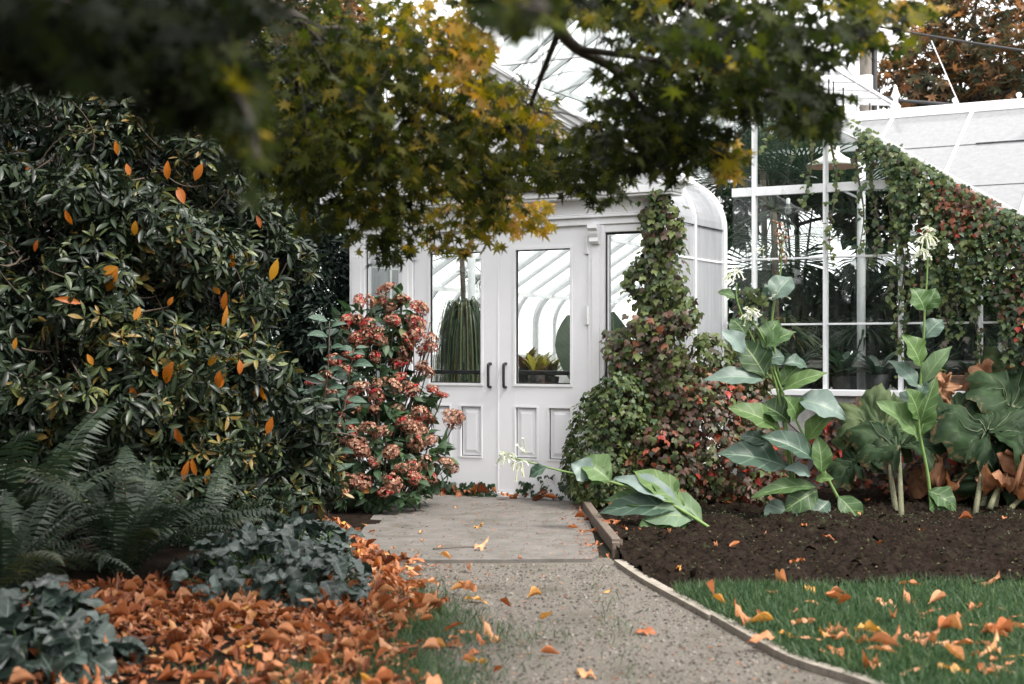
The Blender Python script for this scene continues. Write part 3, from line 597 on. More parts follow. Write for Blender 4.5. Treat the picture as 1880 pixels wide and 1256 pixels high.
for s in (-1, 1):
    for u in cols_r[1:]:
        w_ = 0.03; zt = roof_z(u) - 0.02
        gbox('mullion', (s * u - w_ / 2, s * u + w_ / 2), (DM - 0.035, DM + 0.03), (0.88, zt), M_metal, bevel=0.003)
        gbox('mullion_cap', (s * u - 0.008, s * u + 0.008), (DM - 0.05, DM - 0.0355), (0.88, zt), M_metal, bevel=0)
    for a, b in zip(cols_r[:-1], cols_r[1:]):
        for z0, z1 in zip(rows[:-1], rows[1:]):
            x0, x1 = sorted((s * a, s * b)); poly = clip_cell(x0 + 0.012, x1 - 0.012, z0 + 0.012, z1 - 0.006)
            if poly: gpane('pane', poly, DM, M_glass2)
            if z1 < roof_z(max(a, b)):
                thick = z1 == 2.51
                gbox('transom', (x0 + 0.016, x1 - 0.016), (DM - (0.03 if thick else 0.012), DM + 0.02), (z1 - (0.036 if thick else 0.008), z1 + (0.036 if thick else 0.008)), M_metal, bevel=0.002)
top_cols = [-1.50, -0.9, -0.3, 0.3, 0.9, 1.50]
for u in top_cols:
    gbox('gable_mullion', (u - 0.016, u + 0.016), (DM - 0.035, DM + 0.03), (2.6, roof_z(u) - 0.02), M_metal, bevel=0.003)
for a, b in zip(top_cols[:-1], top_cols[1:]):
    for z0, z1 in ((2.60, 3.2), (3.2, 3.80), (3.80, 4.6)):
        poly = clip_cell(a + 0.012, b - 0.012, z0 + 0.01, z1 - 0.006)
        if poly: gpane('pane', poly, DM, M_glass2)
        if z1 < roof_z(max(abs(a), abs(b))): gbox('transom', (a + 0.017, b - 0.017), (DM - 0.015, DM + 0.02), (z1 - 0.012, z1 + 0.012), M_metal, bevel=0.002)
# rake trim on the front gable
for s in (-1, 1):
    prof = [(HW + 0.01, 0.88), (HW + 0.01, 1.57)] + [(u + 0.01, z + 0.02) for u, z in mp] + [(0, RZ + 0.025)]
    rib(prof, s, DM - 0.03, 0.12, 0.07, 'gable_rib', M_white)
    prof2 = [(u - 0.0, z - 0.055) for u, z in mp[4:]] + [(0, RZ - 0.06)]
    rib(prof2, s, DM - 0.045, 0.05, 0.03, 'gable_bead', M_metal)
    prof3 = [(u + 0.01, z + 0.07) for u, z in mp[3:]] + [(0, RZ + 0.075)]
    rib(prof3, s, DM - 0.01, 0.16, 0.022, 'gable_capping', M_white)
# roof: rafters and panes
deps = [DM + 0.02 + 0.608 * k for k in range(17)]
VENTK = (6, 7, 8, 9, 10, 11)
slope_cuts = [mp[-1][0], 2.75, 1.85, 0.95, 0.10]
for s in (-1, 1):
    full = [(HW, 0.86), (HW, 1.57)] + mp + [(0.03, RZ - 0.03 * SL)]
    for k, d in enumerate(deps):
        if k: rib(full, s, d, 0.032, 0.06 if k % 3 else 0.10, 'rafter', M_metal)
        if k < len(deps) - 1:
            a, b = d + 0.018, deps[k + 1] - 0.018
            shell([(HW, 0.88), (HW, 1.3), (HW, 1.57)], s, a, b, M_frost, 'side_pane'); shell(mp, s, a, b, M_frost, 'curved_pane')
            for u0, u1 in zip(slope_cuts[:-1], slope_cuts[1:]):
                if s == 1 and u1 < 1.0 and u0 > 0.9 and k in VENTK: continue          # opened roof vents
                lap = 0.004 * (1 if u0 > 2.8 else 2)
                shell([(u0, RZ - u0 * SL + lap), ((u0 + u1) / 2, RZ - (u0 + u1) / 2 * SL + lap), (u1, RZ - u1 * SL + lap)], s, a, b, M_frost, 'roof_pane')
    for u in slope_cuts[:-1]:
        gbar('purlin', (s * u, DM + 0.03, RZ - u * SL - 0.06), (s * u, DL, RZ - u * SL - 0.06), 0.035, 0.05)
    gbar('roof_clamp_rail', (s * 2.2, DM, RZ - 2.2 * SL + 0.06), (s * 2.2, DL, RZ - 2.2 * SL + 0.06), 0.02, 0.03)
    gbox('side_wall', (s * HW - 0.09, s * HW + 0.09), (DM + 0.121, DL), (-0.02, 0.859), M_wallc)
gbox('ridge', (-0.07, 0.07), (DM - 0.06, DL), (RZ - 0.06, RZ + 0.075), M_white)
# opened ridge vents on the right slope
for k in VENTK:
    a, b = deps[k] + 0.02, deps[k + 1] - 0.02; p = np.array([0.10, 0, RZ + 0.03]); ang = -0.12; q = p + np.array([0.95 * math.cos(ang), 0, 0.95 * math.sin(ang)])
    vt = link('roof_vent', None, gh)
    mb = MB()
    for d in (a, b): mb.bar((p[0], d, p[2]), (q[0], d, q[2]), 0.03, 0.035)
    mb.bar((q[0], a, q[2]), (q[0], b, q[2]), 0.04, 0.035); mb.build('vent_frame', M_metal, vt)
    MB().add([[p[0], a, p[2] + 0.02], [p[0], b, p[2] + 0.02], [q[0], b, q[2] + 0.02], [q[0], a, q[2] + 0.02], [p[0], a, p[2] + 0.026], [p[0], b, p[2] + 0.026], [q[0], b, q[2] + 0.026], [q[0], a, q[2] + 0.026]], [[0, 1, 2, 3], [4, 7, 6, 5], [0, 4, 5, 1], [1, 5, 6, 2], [2, 6, 7, 3], [3, 7, 4, 0]]).build('pane', M_frost, vt)
    gbar('stay', (0.8, (a + b) / 2, RZ - 0.8 * SL), (0.8, (a + b) / 2, q[2]), 0.015, 0.015, M_black, (0, 1, 0), vt)
# back gable
mb = MB(); mb.prism([(-HW, 0.86), (HW, 0.86)] + [(u, z) for u, z in mp] + [(0, RZ - 0.04)] + [(-u, z) for u, z in mp[::-1]], DL + 0.03, DL + 0.036); mb.build('back_gable_pane', M_frost, gh)
for u in np.arange(-3.6, 3.7, 0.6): gbox('back_mullion', (u - 0.015, u + 0.015), (DL - 0.01, DL + 0.02), (0.86, roof_z(u) - 0.03), M_metal, bevel=0)
gbox('back_wall', (-HW, HW), (DL + 0.04, DL + 0.16), (-0.02, 0.859), M_wallc)
# inner columns and tie bars
for d in (3.1, 5.6, 8.0):
    for u in (-2.1, 2.1):
        mb = MB(); mb.tube([(u, d, 0), (u, d, RZ - 2.1 * SL - 0.08)], 0.04, 12); mb.build('column', M_metal, gh, smooth=True)
    gbar('tie_beam', (-2.1, d, RZ - 2.1 * SL - 0.12), (2.1, d, RZ - 2.1 * SL - 0.12), 0.04, 0.06)
    for s in (-1, 1): gbar('brace', (s * 2.1, d + 0.001, RZ - 2.1 * SL - 0.6), (s * 1.2, d + 0.001, RZ - 2.1 * SL - 0.13), 0.02, 0.02)
MB().box((-HW + 0.1, HW - 0.1), (DM + 0.13, DL), (-0.01, 0.02)).build('floor', M_conc, gh)
# ---- cross wing to the right
WD, WZ = 4.78, 3.62; WH = 2.5; U0, U1 = 0.4, 11.5
def wz(d): return WZ - abs(d - WD) * SL
nx = 15; ucuts = np.linspace(U0, U1, nx)
def below_main(u, d): return False
for k in range(nx - 1):
    a, b = ucuts[k] + 0.015, ucuts[k + 1] - 0.015
    for side in (-1, 1):
        for t0, t1 in ((0.06, 0.75), (0.75, 1.55), (1.55, 2.45)):
            d0, d1 = WD + side * t0, WD + side * t1
            zc = (wz(d0) + wz(d1)) / 2; um = (a + b) / 2
            if um < HW and roof_z(um) > zc + 0.3: continue
            if k == 4 and side == -1 and t0 == 0.06: continue
            lo = 0.003
            V = [[a, d0, wz(d0) + lo], [b, d0, wz(d0) + lo], [b, d1, wz(d1) + 0.012], [a, d1, wz(d1) + 0.012]]; V += [[x, y, z - 0.006] for x, y, z in V]
            MB().add(V, [[0, 1, 2, 3], [4, 7, 6, 5], [0, 4, 5, 1], [1, 5, 6, 2], [2, 6, 7, 3], [3, 7, 4, 0]]).build('wing_pane', M_frost3, gh)
for k in range(nx):
    u = ucuts[k]
    for side in (-1, 1):
        t0 = 2.45 if u > HW - 0.4 else max(0.0, min(2.45, (WZ - roof_z(u)) / SL))
        if t0 > 0.1: gbar('wing_rafter', (u, WD + side * 0.03, wz(WD + 0.03) - 0.02), (u, WD + side * t0, wz(WD + t0) - 0.02), 0.03, 0.05)
        if t0 > 0.1 and side == -1: gbar('wing_glazing_bar', (u, WD - 0.06, wz(WD - 0.06) + 0.018), (u, WD - t0, wz(WD - t0) + 0.018), 0.022, 0.02)
for t in (0.75, 1.55): gbar('lap_joint', (2.2 + t, WD - t, wz(WD - t) + 0.016), (U1, WD - t, wz(WD - t) + 0.016), 0.012, 0.006, M_rubber)
gbox('wing_ridge', (1.5, U1), (WD - 0.06, WD + 0.06), (WZ - 0.03, WZ + 0.07), M_white)
for k in range(12):
    u = 2.6 + k * 0.62; mb = MB(); mb.box((u - 0.012, u + 0.012), (WD - 0.03, WD + 0.03), (WZ + 0.07, WZ + 0.10)); mb.tube([(u, WD - 0.012, WZ + 0.115), (u, WD + 0.012, WZ + 0.115)], 0.028, 10); mb.build('ridge_lug', M_white, gh)
vt = link('roof_vent', None, gh); a, b = ucuts[4] + 0.01, ucuts[5] - 0.01
mb = MB(); q = (WD - 0.75, wz(WD - 0.75) + 0.34)
for u in (a, b): mb.bar((u, WD - 0.05, WZ + 0.01), (u, q[0], q[1]), 0.03, 0.04)
mb.bar((a, q[0], q[1]), (b, q[0], q[1]), 0.035, 0.04); mb.build('vent_frame', M_metal, vt)
MB().add([[a, WD - 0.05, WZ + 0.035], [b, WD - 0.05, WZ + 0.035], [b, q[0], q[1] + 0.025], [a, q[0], q[1] + 0.025]], [[0, 1, 2, 3]]).build('pane', M_frost, vt)
gbox('wing_wall', (HW + 0.11, U1), (WD - 2.45, WD - 2.35), (-0.02, 0.85), M_wallc)
for k in range(nx):
    if ucuts[k] > HW + 0.1: gbox('wing_mullion', (ucuts[k] - 0.015, ucuts[k] + 0.015), (WD - 2.44, WD - 2.38), (0.851, wz(WD - 2.42)), M_metal, bevel=0)
MB().box((HW + 0.12, U1), (WD - 2.412, WD - 2.406), (0.852, wz(WD - 2.41) - 0.01)).build('wing_window', M_glass2, gh)
mb = MB(); f = BW(1.9, WD, WZ); mb.lathe([(0.0, 0), (0.05, 0.0), (0.05, 0.05), (0.025, 0.08), (0.025, 0.12), (0.05, 0.15), (0.03, 0.19), (0.015, 0.25), (0.0, 0.27)], (2.0, WD, WZ + 0.06)); mb.build('finial', M_white, gh, smooth=True)
#INSERT_PLANTS
# ================================================================== PLANTS OUTSIDE
# ---- rhododendron
def E(px, py, Y, r, ry=None, rz=None):
    return (at(px, py, Y), (r, ry or r, rz or r))
rh = thing('rhododendron', 'huge dark rhododendron bush with whorled leathery leaves and some orange leaves', 'shrub', (-2.6, 9.4, 0))
RL = [E(110, 250, 9.4, .62), E(300, 330, 9.5, .60), E(430, 390, 9.9, .46), E(-100, 330, 9.2, .7), E(70, 470, 8.9, .66), E(260, 520, 9.1, .58), E(410, 560, 9.4, .48), E(515, 480, 10.2, .22),
      E(-90, 640, 8.6, .7), E(120, 690, 8.6, .60), E(300, 720, 8.8, .55), E(455, 700, 9.2, .42), E(560, 790, 9.6, .33), E(400, 870, 9.0, .40), E(555, 890, 9.6, .27), E(210, 190, 9.8, .42), E(190, 860, 8.7, .5), E(330, 800, 9.1, .5)]
RS = []
for c, r in RL:
    for q in range(7):
        d = rand_unit(1)[0]; d[1] = -abs(d[1]); rr = r[0] * rng.uniform(0.28, 0.5); RS.append((c + d * np.array(r) * 0.78, (rr, rr, rr * 0.75)))
P, Nn = ell_surface(RS, 125, 0.05, 0.72); ok = P[:, 2] > 0.15; P, Nn = P[ok], Nn[ok]
Nn = nrm(Nn + [0, 0, 0.5] + rng.normal(size=P.shape) * 0.35)
LP, LA, LN, LS, LT = [], [], [], [], []
for p, n in zip(P, Nn):
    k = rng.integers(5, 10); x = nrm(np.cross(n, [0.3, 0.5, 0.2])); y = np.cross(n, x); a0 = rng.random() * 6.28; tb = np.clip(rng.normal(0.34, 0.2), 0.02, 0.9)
    patch = vnoise(np.array([p[0] * 2.2 + 3]), np.array([p[2] * 2.2 + p[1]]), 11)[0]; young = rng.random() < (0.22 + 1.4 * max(0, patch)) * (1.0 if p[0] > -2.5 else 0.35)  # pale young leaves thinned on the left, which also paints in its shade
    for q in range(k):
        a = a0 + q / k * 6.28 + rng.normal() * 0.2; rad = x * math.cos(a) + y * math.sin(a); tilt = rng.normal(0.05, 0.45) + (0.5 if young else 0)
        ax = nrm(rad + n * tilt + np.array([0, 0, -0.25])); LP.append(p + ax * 0.01 + n * rng.normal() * 0.012); LA.append(ax); LN.append(n + rad * 0.25 + rng.normal(size=3) * 0.4)
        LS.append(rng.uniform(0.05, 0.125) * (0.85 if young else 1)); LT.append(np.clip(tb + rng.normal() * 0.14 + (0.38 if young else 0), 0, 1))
LP, LA, LN, LS, LT = map(np.array, (LP, LA, LN, LS, LT))
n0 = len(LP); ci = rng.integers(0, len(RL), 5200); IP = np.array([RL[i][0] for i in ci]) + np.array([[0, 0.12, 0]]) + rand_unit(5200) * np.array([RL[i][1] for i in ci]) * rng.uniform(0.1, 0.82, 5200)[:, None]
LP = np.concatenate([LP, IP]); LA = np.concatenate([LA, nrm(rng.normal(size=IP.shape) + [0, 0, -0.2])]); LN = np.concatenate([LN, rng.normal(size=IP.shape) + [0, -0.3, 0.5]]); LS = np.concatenate([LS, rng.uniform(0.09, 0.15, 5200)]); LT = np.concatenate([LT, np.clip(rng.normal(0.18, 0.12, 5200), 0, 1)])  # inner leaves get a darker tone, painting the shade inside the bush
ok = LP[:, 2] > 0.03; LP, LA, LN, LS, LT = LP[ok], LA[ok], LN[ok], LS[ok], LT[ok]
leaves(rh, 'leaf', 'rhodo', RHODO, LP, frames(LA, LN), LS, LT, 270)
# branches
mb = MB(); b0 = np.array([-2.6, 9.6, 0.0]); limbs = []
for c, r in RL:
    m = b0 + rng.normal(size=3) * [0.25, 0.2, 0]; m[2] = 0
    pth = bez(m, (m + c) / 2 + [0, 0.1, -0.25], c + np.array([0, 0, -0.1]), 9) + rng.normal(size=(9, 3)) * 0.03; limbs.append(pth)
    mb.tube(pth, np.linspace(0.035, 0.014, 9), 6)
sel = rng.choice(len(P), 420, replace=False)
cs = np.array([c for c, _ in RL])
for i in sel:
    c = cs[np.argmin(((cs - P[i]) ** 2).sum(1))]; q = c + (P[i] - c) * 0.35 + rng.normal(size=3) * 0.05
    mb.tube(bez(q, (q + P[i]) / 2 + rng.normal(size=3) * 0.06, P[i], 5), np.linspace(0.008, 0.0035, 5), 4, False)
for k in range(46):      # bare twigs crossing the outside
    i = rng.integers(0, len(P)); p = P[i] + Nn[i] * 0.02; q = p + nrm(rng.normal(size=3) + [0, -0.3, 0.2]) * rng.uniform(0.25, 0.5); mb.tube(bez(p, (p + q) / 2 + rng.normal(size=3) * 0.07, q, 7), np.linspace(0.007, 0.003, 7), 5, False)
mb.build('branch', M_twig, rh, base(rh), True)
# turned leaves, as seen hanging in the bush
for (x0, y0, x1, y1, w_) in [(216, 490, 186, 500, 24), (217, 492, 194, 530, 26), (318, 664, 298, 700, 22), (510, 475, 498, 512, 17), (415, 535, 408, 566, 13), (417, 560, 412, 598, 11), (212, 258, 214, 282, 10), (372, 300, 358, 328, 20), (308, 295, 306, 326, 14), (249, 405, 245, 430, 14), (426, 465, 424, 492, 15), (440, 660, 443, 684, 13), (402, 650, 380, 668, 22), (404, 680, 398, 708, 22), (160, 650, 170, 668, 15), (500, 765, 490, 795, 15), (322, 785, 330, 814, 14), (240, 708, 246, 732, 14), (347, 845, 335, 880, 14), (384, 860, 378, 888, 13), (474, 705, 466, 735, 12), (480, 708, 482, 738, 10), (100, 548, 142, 552, 13), (246, 588, 255, 565, 24), (205, 680, 195, 676, 12), (410, 690, 402, 712, 16), (55, 308, 45, 310, 12), (285, 790, 275, 800, 16), (278, 678, 288, 690, 14), (338, 375, 328, 345, 18), (120, 385, 128, 410, 11), (30, 620, 26, 640, 10), (545, 840, 540, 870, 12), (350, 418, 345, 440, 10), (470, 395, 480, 415, 11), (70, 440, 62, 460, 10), (352, 840, 358, 872, 12), (232, 300, 238, 320, 14), (392, 520, 400, 540, 12), (318, 545, 308, 560, 14)]:
    px = (x0 + x1) / 2; py = (y0 + y1) / 2
    d = [np.linalg.norm((at(px, py, Yq) - c) / np.array(r)) for Yq in np.arange(7.4, 10.2, 0.1) for c, r in RL]
    Yq = np.arange(7.4, 10.2, 0.1); dm = np.array(d).reshape(len(Yq), -1).min(1); hit = np.where(dm < 1.08)[0]; Y = Yq[hit[0]] - 0.05 if len(hit) else 9.0
    p0, p1 = at(x0, y0, Y), at(x1, y1, Y); p1[1] += rng.normal() * 0.01
    Ls = np.linalg.norm(p1 - p0) * 1.08; R = frames((p1 - p0)[None], np.array([[rng.normal() * 0.3, -1, 0.3]]))[0]
    wsc = max(0.6, w_ / F * Y / (Ls * 0.30))
    M = Matrix([[R[r][0] * Ls * min(wsc, 1.7), R[r][1] * Ls, R[r][2] * Ls, p0[r] - base(rh)[r]] for r in range(3)] + [[0, 0, 0, 1]])
    o = link('turned_leaf', var_mesh('rhodo', int(rng.integers(0, 4)), ORANGE), rh, None, M); o['tone'] = float(rng.random())

# ---- dark evergreen left of the porch and broad-leaved sprig
def tree(name, label, loc, lumps, dens, kind, mat, size, tone, trunk_r, single=0, inner=0.25, lname='leaf', group=None, tr_top=None, droop=0.3):
    t = thing(name, label, 'tree', tuple(loc), 0, group); loc = np.array(loc, float)
    P, Nn = ell_surface(lumps, dens, inner, 0.7); n = len(P)
    ax = nrm(Nn + rng.normal(size=(n, 3)) * 0.7 + [0, 0, -droop]); R = frames(ax, nrm(Nn * 0.6 + [0, 0, 0.8] + rng.normal(size=(n, 3)) * 0.5))
    tn = np.clip(rng.normal(tone[0], tone[1], n) + 0.12 * np.sin(P[:, 0] * 5 + P[:, 2] * 4), 0, 1)
    leaves(t, lname, kind, mat, P, R, rng.uniform(0.7, 1.3, n) * size, tn, single, 'crown')
    mb = MB(); top = np.mean([c for c, _ in lumps], 0) if tr_top is None else np.array(tr_top)
    tk = bez(loc, (loc + top) / 2 + [0.1, 0.05, 0], top, 8); mb.tube(tk, np.linspace(trunk_r, trunk_r * 0.4, 8), 10)
    mb.build('trunk', M_bark, t, loc, True); mb = MB()
    for c, r in lumps:
        s = tk[rng.integers(3, 8)]; mb.tube(bez(s, (s + c) / 2 + [0, 0, 0.1], np.array(c), 6), np.linspace(trunk_r * 0.45, trunk_r * 0.1, 6), 6)
        for q in range(5):
            e = np.array(c) + rand_unit(1)[0] * np.array(r) * 0.8; mb.tube(bez(np.array(c), (np.array(c) + e) / 2 + rng.normal(size=3) * 0.1, e, 5), np.linspace(trunk_r * 0.12, trunk_r * 0.04, 5), 4, False)
    mb.build('limb', M_bark, t, loc, True); return t
tree('yew_tree', 'dark dense evergreen tree standing left of the porch', (-2.0, 12.9, 0), [E(575, 500, 12.7, .42, .5, .6), E(600, 600, 12.5, .32, .4, .4), E(520, 350, 13, .55, .5, .7), E(480, 560, 12.8, .5, .5, .7), E(560, 200, 13.2, .5, .5, .6), E(500, 720, 12.6, .5, .5, .5), E(430, 250, 13.4, .6, .5, .8), E(615, 400, 12.9, .22, .3, .5), E(560, 560, 12.9, .4, .3, .6)], 1400, 'small', YEW, 0.085, (0.5, 0.25), 0.09)
tree('hedge_tree', 'dark evergreen hedge standing behind the rhododendron', (-3.9, 13.2, 0), [E(60, 300, 13.0, .8, .4, 1.0), E(250, 300, 13.0, .7, .4, 1.0), E(400, 420, 12.6, .5, .4, .8), E(60, 620, 13, .9, .4, .9), E(300, 640, 13, .9, .4, .9), E(-120, 450, 13, .9, .4, 1.2), E(160, 480, 13, .8, .4, .8), E(350, 520, 13, .7, .4, .7)], 900, 'small', YEW, 0.14, (0.4, 0.25), 0.09, inner=0.5)
tree('background_tree', 'orange and green autumn tree far behind the bush, seen through the maple', (-5.2, 24, 0), [E(520, 60, 24, 1.2), E(420, 140, 23, 1.3), E(600, 130, 25, 1.0), E(300, 60, 24, 1.6), E(150, 100, 24, 1.6), E(480, 320, 23, 1.4), E(250, 330, 23, 1.8), E(600, 30, 25, 0.8)], 130, 'maple', OAKY, 0.16, (0.55, 0.3), 0.22)
at_tree = tree('autumn_tree', 'large orange and brown autumn tree behind the greenhouse wing', (8.2, 26, 0), [E(1760, 90, 26, 1.1), E(1850, 40, 26, 1.3), E(1700, 150, 25.5, .7), E(1800, 180, 25.5, .9), E(1900, 150, 25, 1.2), E(1650, 150, 25.5, .42), E(1790, 20, 26.5, .8), E(1730, 40, 26, .5), E(2000, 60, 26, 1.6), E(1630, 135, 25.6, .3, .3, .12), E(1900, 260, 26, 1.4)], 55, 'maple', OAKY, 0.20, (0.55, 0.32), 0.25, single=280, inner=0.2)

sp = thing('viburnum', 'young broad-leaved shrub with round pale green leaves beside the hydrangea', 'shrub', tuple(gp(570, 960)))
b = base(sp); mb = MB()
stems = [[(575, 910), (590, 780), (602, 680), (605, 590)], [(570, 910), (570, 800), (560, 720)], [(600, 910), (625, 800), (640, 700), (650, 640)]]
LP, LA, LN, LS, LT = [], [], [], [], []
for st in stems:
    P = smooth_path([at(x, y, 9.75) if k else gp(x, 960) for k, (x, y) in enumerate(st)], 5); P[:, 1] += np.linspace(0, 0.2, len(P)) * 0; mb.tube(P, np.linspace(0.008, 0.004, len(P)), 6)
    for k in range(3, len(P)):
        for s in (-1, 1):
            a = rng.random() * 1.2 + (k % 2) * 1.57; ax = nrm(np.array([s * math.cos(a), -abs(math.sin(a)) * 0.8 * s, 0.25 + rng.normal() * 0.2])); LP.append(P[k] + ax * 0.015); LA.append(ax); LN.append([ax[0] * -0.3, -0.55, 0.8]); LS.append(rng.uniform(0.08, 0.16)); LT.append(rng.uniform(0.5, 0.9))
mb.build('stem', M_twig, sp, b, True)
leaves(sp, 'leaf', 'ovate', NICOB, np.array(LP), frames(np.array(LA), np.array(LN)), np.array(LS), np.array(LT) - 0.3, 300)

# ---- tall trees of the park to the left, mirrored in the panes
for k, (x, y, lab) in enumerate([(-9.5, 5.0, 'tall dark park tree left of the maple'), (-8.5, -1.0, 'tall dark park tree behind the maple trunk'), (-12.5, 10.0, 'tall dark park tree beyond the rhododendron'), (-4.0, -6.0, 'tall dark park tree beside the start of the path')]):
    lm = [(np.array([x, y, 0]) + [rng.normal() * 1.0, rng.normal() * 1.0, z], (1.9, 1.9, 1.5)) for z in (1.6, 2.6, 3.6, 4.8, 6.2, 7.4)]
    tree('park_tree', lab, (x, y, 0), lm, 55, 'maple', YEW, 0.26, (0.6, 0.25), 0.25)
# ---- hydrangea
hy = thing('hydrangea', 'hydrangea bush covered in faded pink and red flower heads beside the doors', 'shrub', tuple(gp(700, 925)))
HL = [E(700, 620, 10.9, .26), E(725, 570, 11.0, .17), E(650, 600, 11.0, .18), E(660, 720, 10.8, .33), E(745, 740, 10.9, .25), E(690, 830, 10.6, .36), E(770, 840, 10.7, .24), E(620, 800, 10.7, .3), E(720, 900, 10.4, .27), E(600, 900, 10.5, .22), E(640, 910, 10.4, .22)]
P, Nn = ell_surface(HL, 230, 0.18, 0.78); ok = P[:, 2] > 0.05; P, Nn = P[ok], Nn[ok]; n = len(P)
ax = nrm(Nn * 0.8 + rng.normal(size=(n, 3)) * 0.6 + [0, -0.1, -0.15]); P = P - Nn * 0.03
leaves(hy, 'leaf', 'ovate', HYDL, P, frames(ax, nrm(Nn + [0, 0, 0.7] + rng.normal(size=(n, 3)) * 0.3)), rng.uniform(0.07, 0.13, n), np.clip(rng.beta(2, 3, n) * 0.95 + (rng.random(n) < 0.03) * 0.5, 0, 1), 290)
def flower_head(seed, red):
    r = np.random.default_rng(seed); VV = MB(); k = 120
    d = nrm(r.normal(size=(k, 3)) + [0, 0, 0.35])
    for i in range(k):
        z = d[i]; x = nrm(np.cross(z, r.normal(size=3))); y = np.cross(z, x); c = z * r.uniform(0.72, 1.0) * [1, 1, 0.8]; tb = (r.uniform(0.8, 1) if r.random() < red else r.beta(2.2, 1.6) * 0.74)
        for q in range(4):
            a = q * 1.57 + r.random() * 0.4; t = x * math.cos(a) + y * math.sin(a); s_ = np.cross(z, t); L = r.uniform(0.13, 0.24); up = r.uniform(-0.05, 0.4)
            tip = c + t * L + z * L * up; md = c + t * L * 0.6 + z * L * up * 0.4
            VV.add([c, md + s_ * L * 0.45, tip, md - s_ * L * 0.45], [[0, 1, 2, 3]], r=np.clip(tb + r.normal() * 0.06, 0, 1))
    return VV.mesh('flower_head', HYDF, smooth=False)
heads = [flower_head(k, rd) for k, rd in enumerate((0.02, 0.07, 0.2, 0.5, 0.0, 0.1))]
HP = [(660, 560, 3), (700, 555, 2), (735, 548, 1), (770, 565, 3), (765, 590, 2), (680, 590, 2), (720, 590, 5), (640, 590, 3), (655, 620, 2), (700, 625, 1), (745, 625, 5), (775, 640, 1), (785, 625, 4), (650, 655, 3), (690, 660, 2), (730, 665, 3), (778, 672, 0), (620, 665, 3), (690, 705, 4), (720, 705, 0), (750, 710, 0), (660, 715, 0), (800, 715, 3), (815, 730, 3), (570, 705, 3), (600, 700, 4), (640, 735, 2), (685, 745, 0), (730, 750, 4), (770, 755, 0), (612, 740, 4), (700, 790, 0), (675, 790, 4), (745, 780, 1), (780, 775, 5), (625, 775, 2), (600, 790, 4), (655, 820, 0), (715, 830, 4), (760, 815, 1), (790, 810, 4), (838, 772, 4), (620, 840, 2), (690, 850, 2), (740, 860, 0), (775, 850, 4), (810, 850, 0), (830, 862, 1), (660, 880, 3), (720, 890, 1), (765, 880, 0), (600, 850, 0), (630, 900, 3), (790, 880, 1), (585, 930, 2)]
mbs = MB(); c0 = gp(700, 925)
HP = HP + [(x + rng.normal() * 16, y + rng.normal() * 16, int(rng.integers(0, 6))) for x, y, v in HP if x < 800]
for x, y, v in HP:
    Yq = np.arange(9.6, 11.6, 0.05); dm = np.array([[np.linalg.norm((at(x, y, q) - c) / np.array(r)) for c, r in HL] for q in Yq]).min(1); hit = np.where(dm < 1.0)[0]; Y = Yq[hit[0]] if len(hit) else 10.75
    p = at(x + rng.normal() * 3, y + rng.normal() * 3, Y); s = rng.uniform(0.052, 0.09); q = Matrix.Rotation(rng.random() * 6.28, 4, 'Z') @ Matrix.Rotation(rng.uniform(0, 1.2), 4, 'X')
    link('flower_head', heads[v], hy, None, Matrix.Translation(Vector(p - base(hy))) @ q @ Matrix.Diagonal((s * rng.uniform(.75, 1.2), s * rng.uniform(.75, 1.2), s * rng.uniform(.6, 1.0), 1)))
    f = np.array([p[0] * 0.5 - 0.5 * 1.0, p[1] + 0.25, max(0.1, p[2] - 0.45)]); mbs.tube(bez(f, (f + p) / 2 + [0, 0, -0.1], p, 6), 0.005, 5, False)
for k in range(14):
    e = at(rng.uniform(620, 790), rng.uniform(560, 850), 11.0); s = c0 + rng.normal(size=3) * [0.15, 0.1, 0] + [0, 0.2, 0]; s[2] = 0; mbs.tube(bez(s, (s + e) / 2 + [0, 0.1, -0.1], e, 8), np.linspace(0.011, 0.004, 8), 5)
mbs.build('stem', M_twig, hy, base(hy), True)

# ---- ferns
def frond(seed, L=1.0, n=34):
    r = np.random.default_rng(seed); mb = MB(); t = np.linspace(0, 1, n); drop = r.uniform(0.25, 0.6)
    y = L * t * (1 - 0.12 * t); z = L * (0.85 * t - (0.75 + drop) * 0.6 * t ** 2); P = np.column_stack([0.05 * np.sin(t * 2 + seed) * L, y, z]); mb.tube(P, np.linspace(0.004, 0.0012, n), 4, False, r=0.55)
    tg = nrm(np.gradient(P, axis=0))
    for i in range(3, n):
        w = 0.115 * L * math.sin(math.pi * min(0.985, (0.10 + 0.9 * t[i])) ** 0.8) + 0.004
        for s in (-1, 1):
            side = nrm(np.cross(tg[i], [0, 0, 1.0])) * s; d = nrm(side + tg[i] * 0.28 + np.array([0, 0, r.normal() * 0.10 - 0.15])); up = np.cross(side, tg[i]) * s; hw = tg[i] * L * 0.0105
            a = P[i]; m = a + d * w * 0.5 + [0, 0, 0.004]; e = a + d * w - np.array([0, 0, w * 0.25])
            mb.add([a - hw, a + hw, m + hw * 0.9, m - hw * 0.9, e], [[0, 1, 2, 3]], [[3, 2, 4]], r=np.clip(r.normal(0.42, 0.1), 0, 0.8))
    return mb.mesh('frond', FERN, smooth=False)
fr = [frond(k) for k in range(6)]
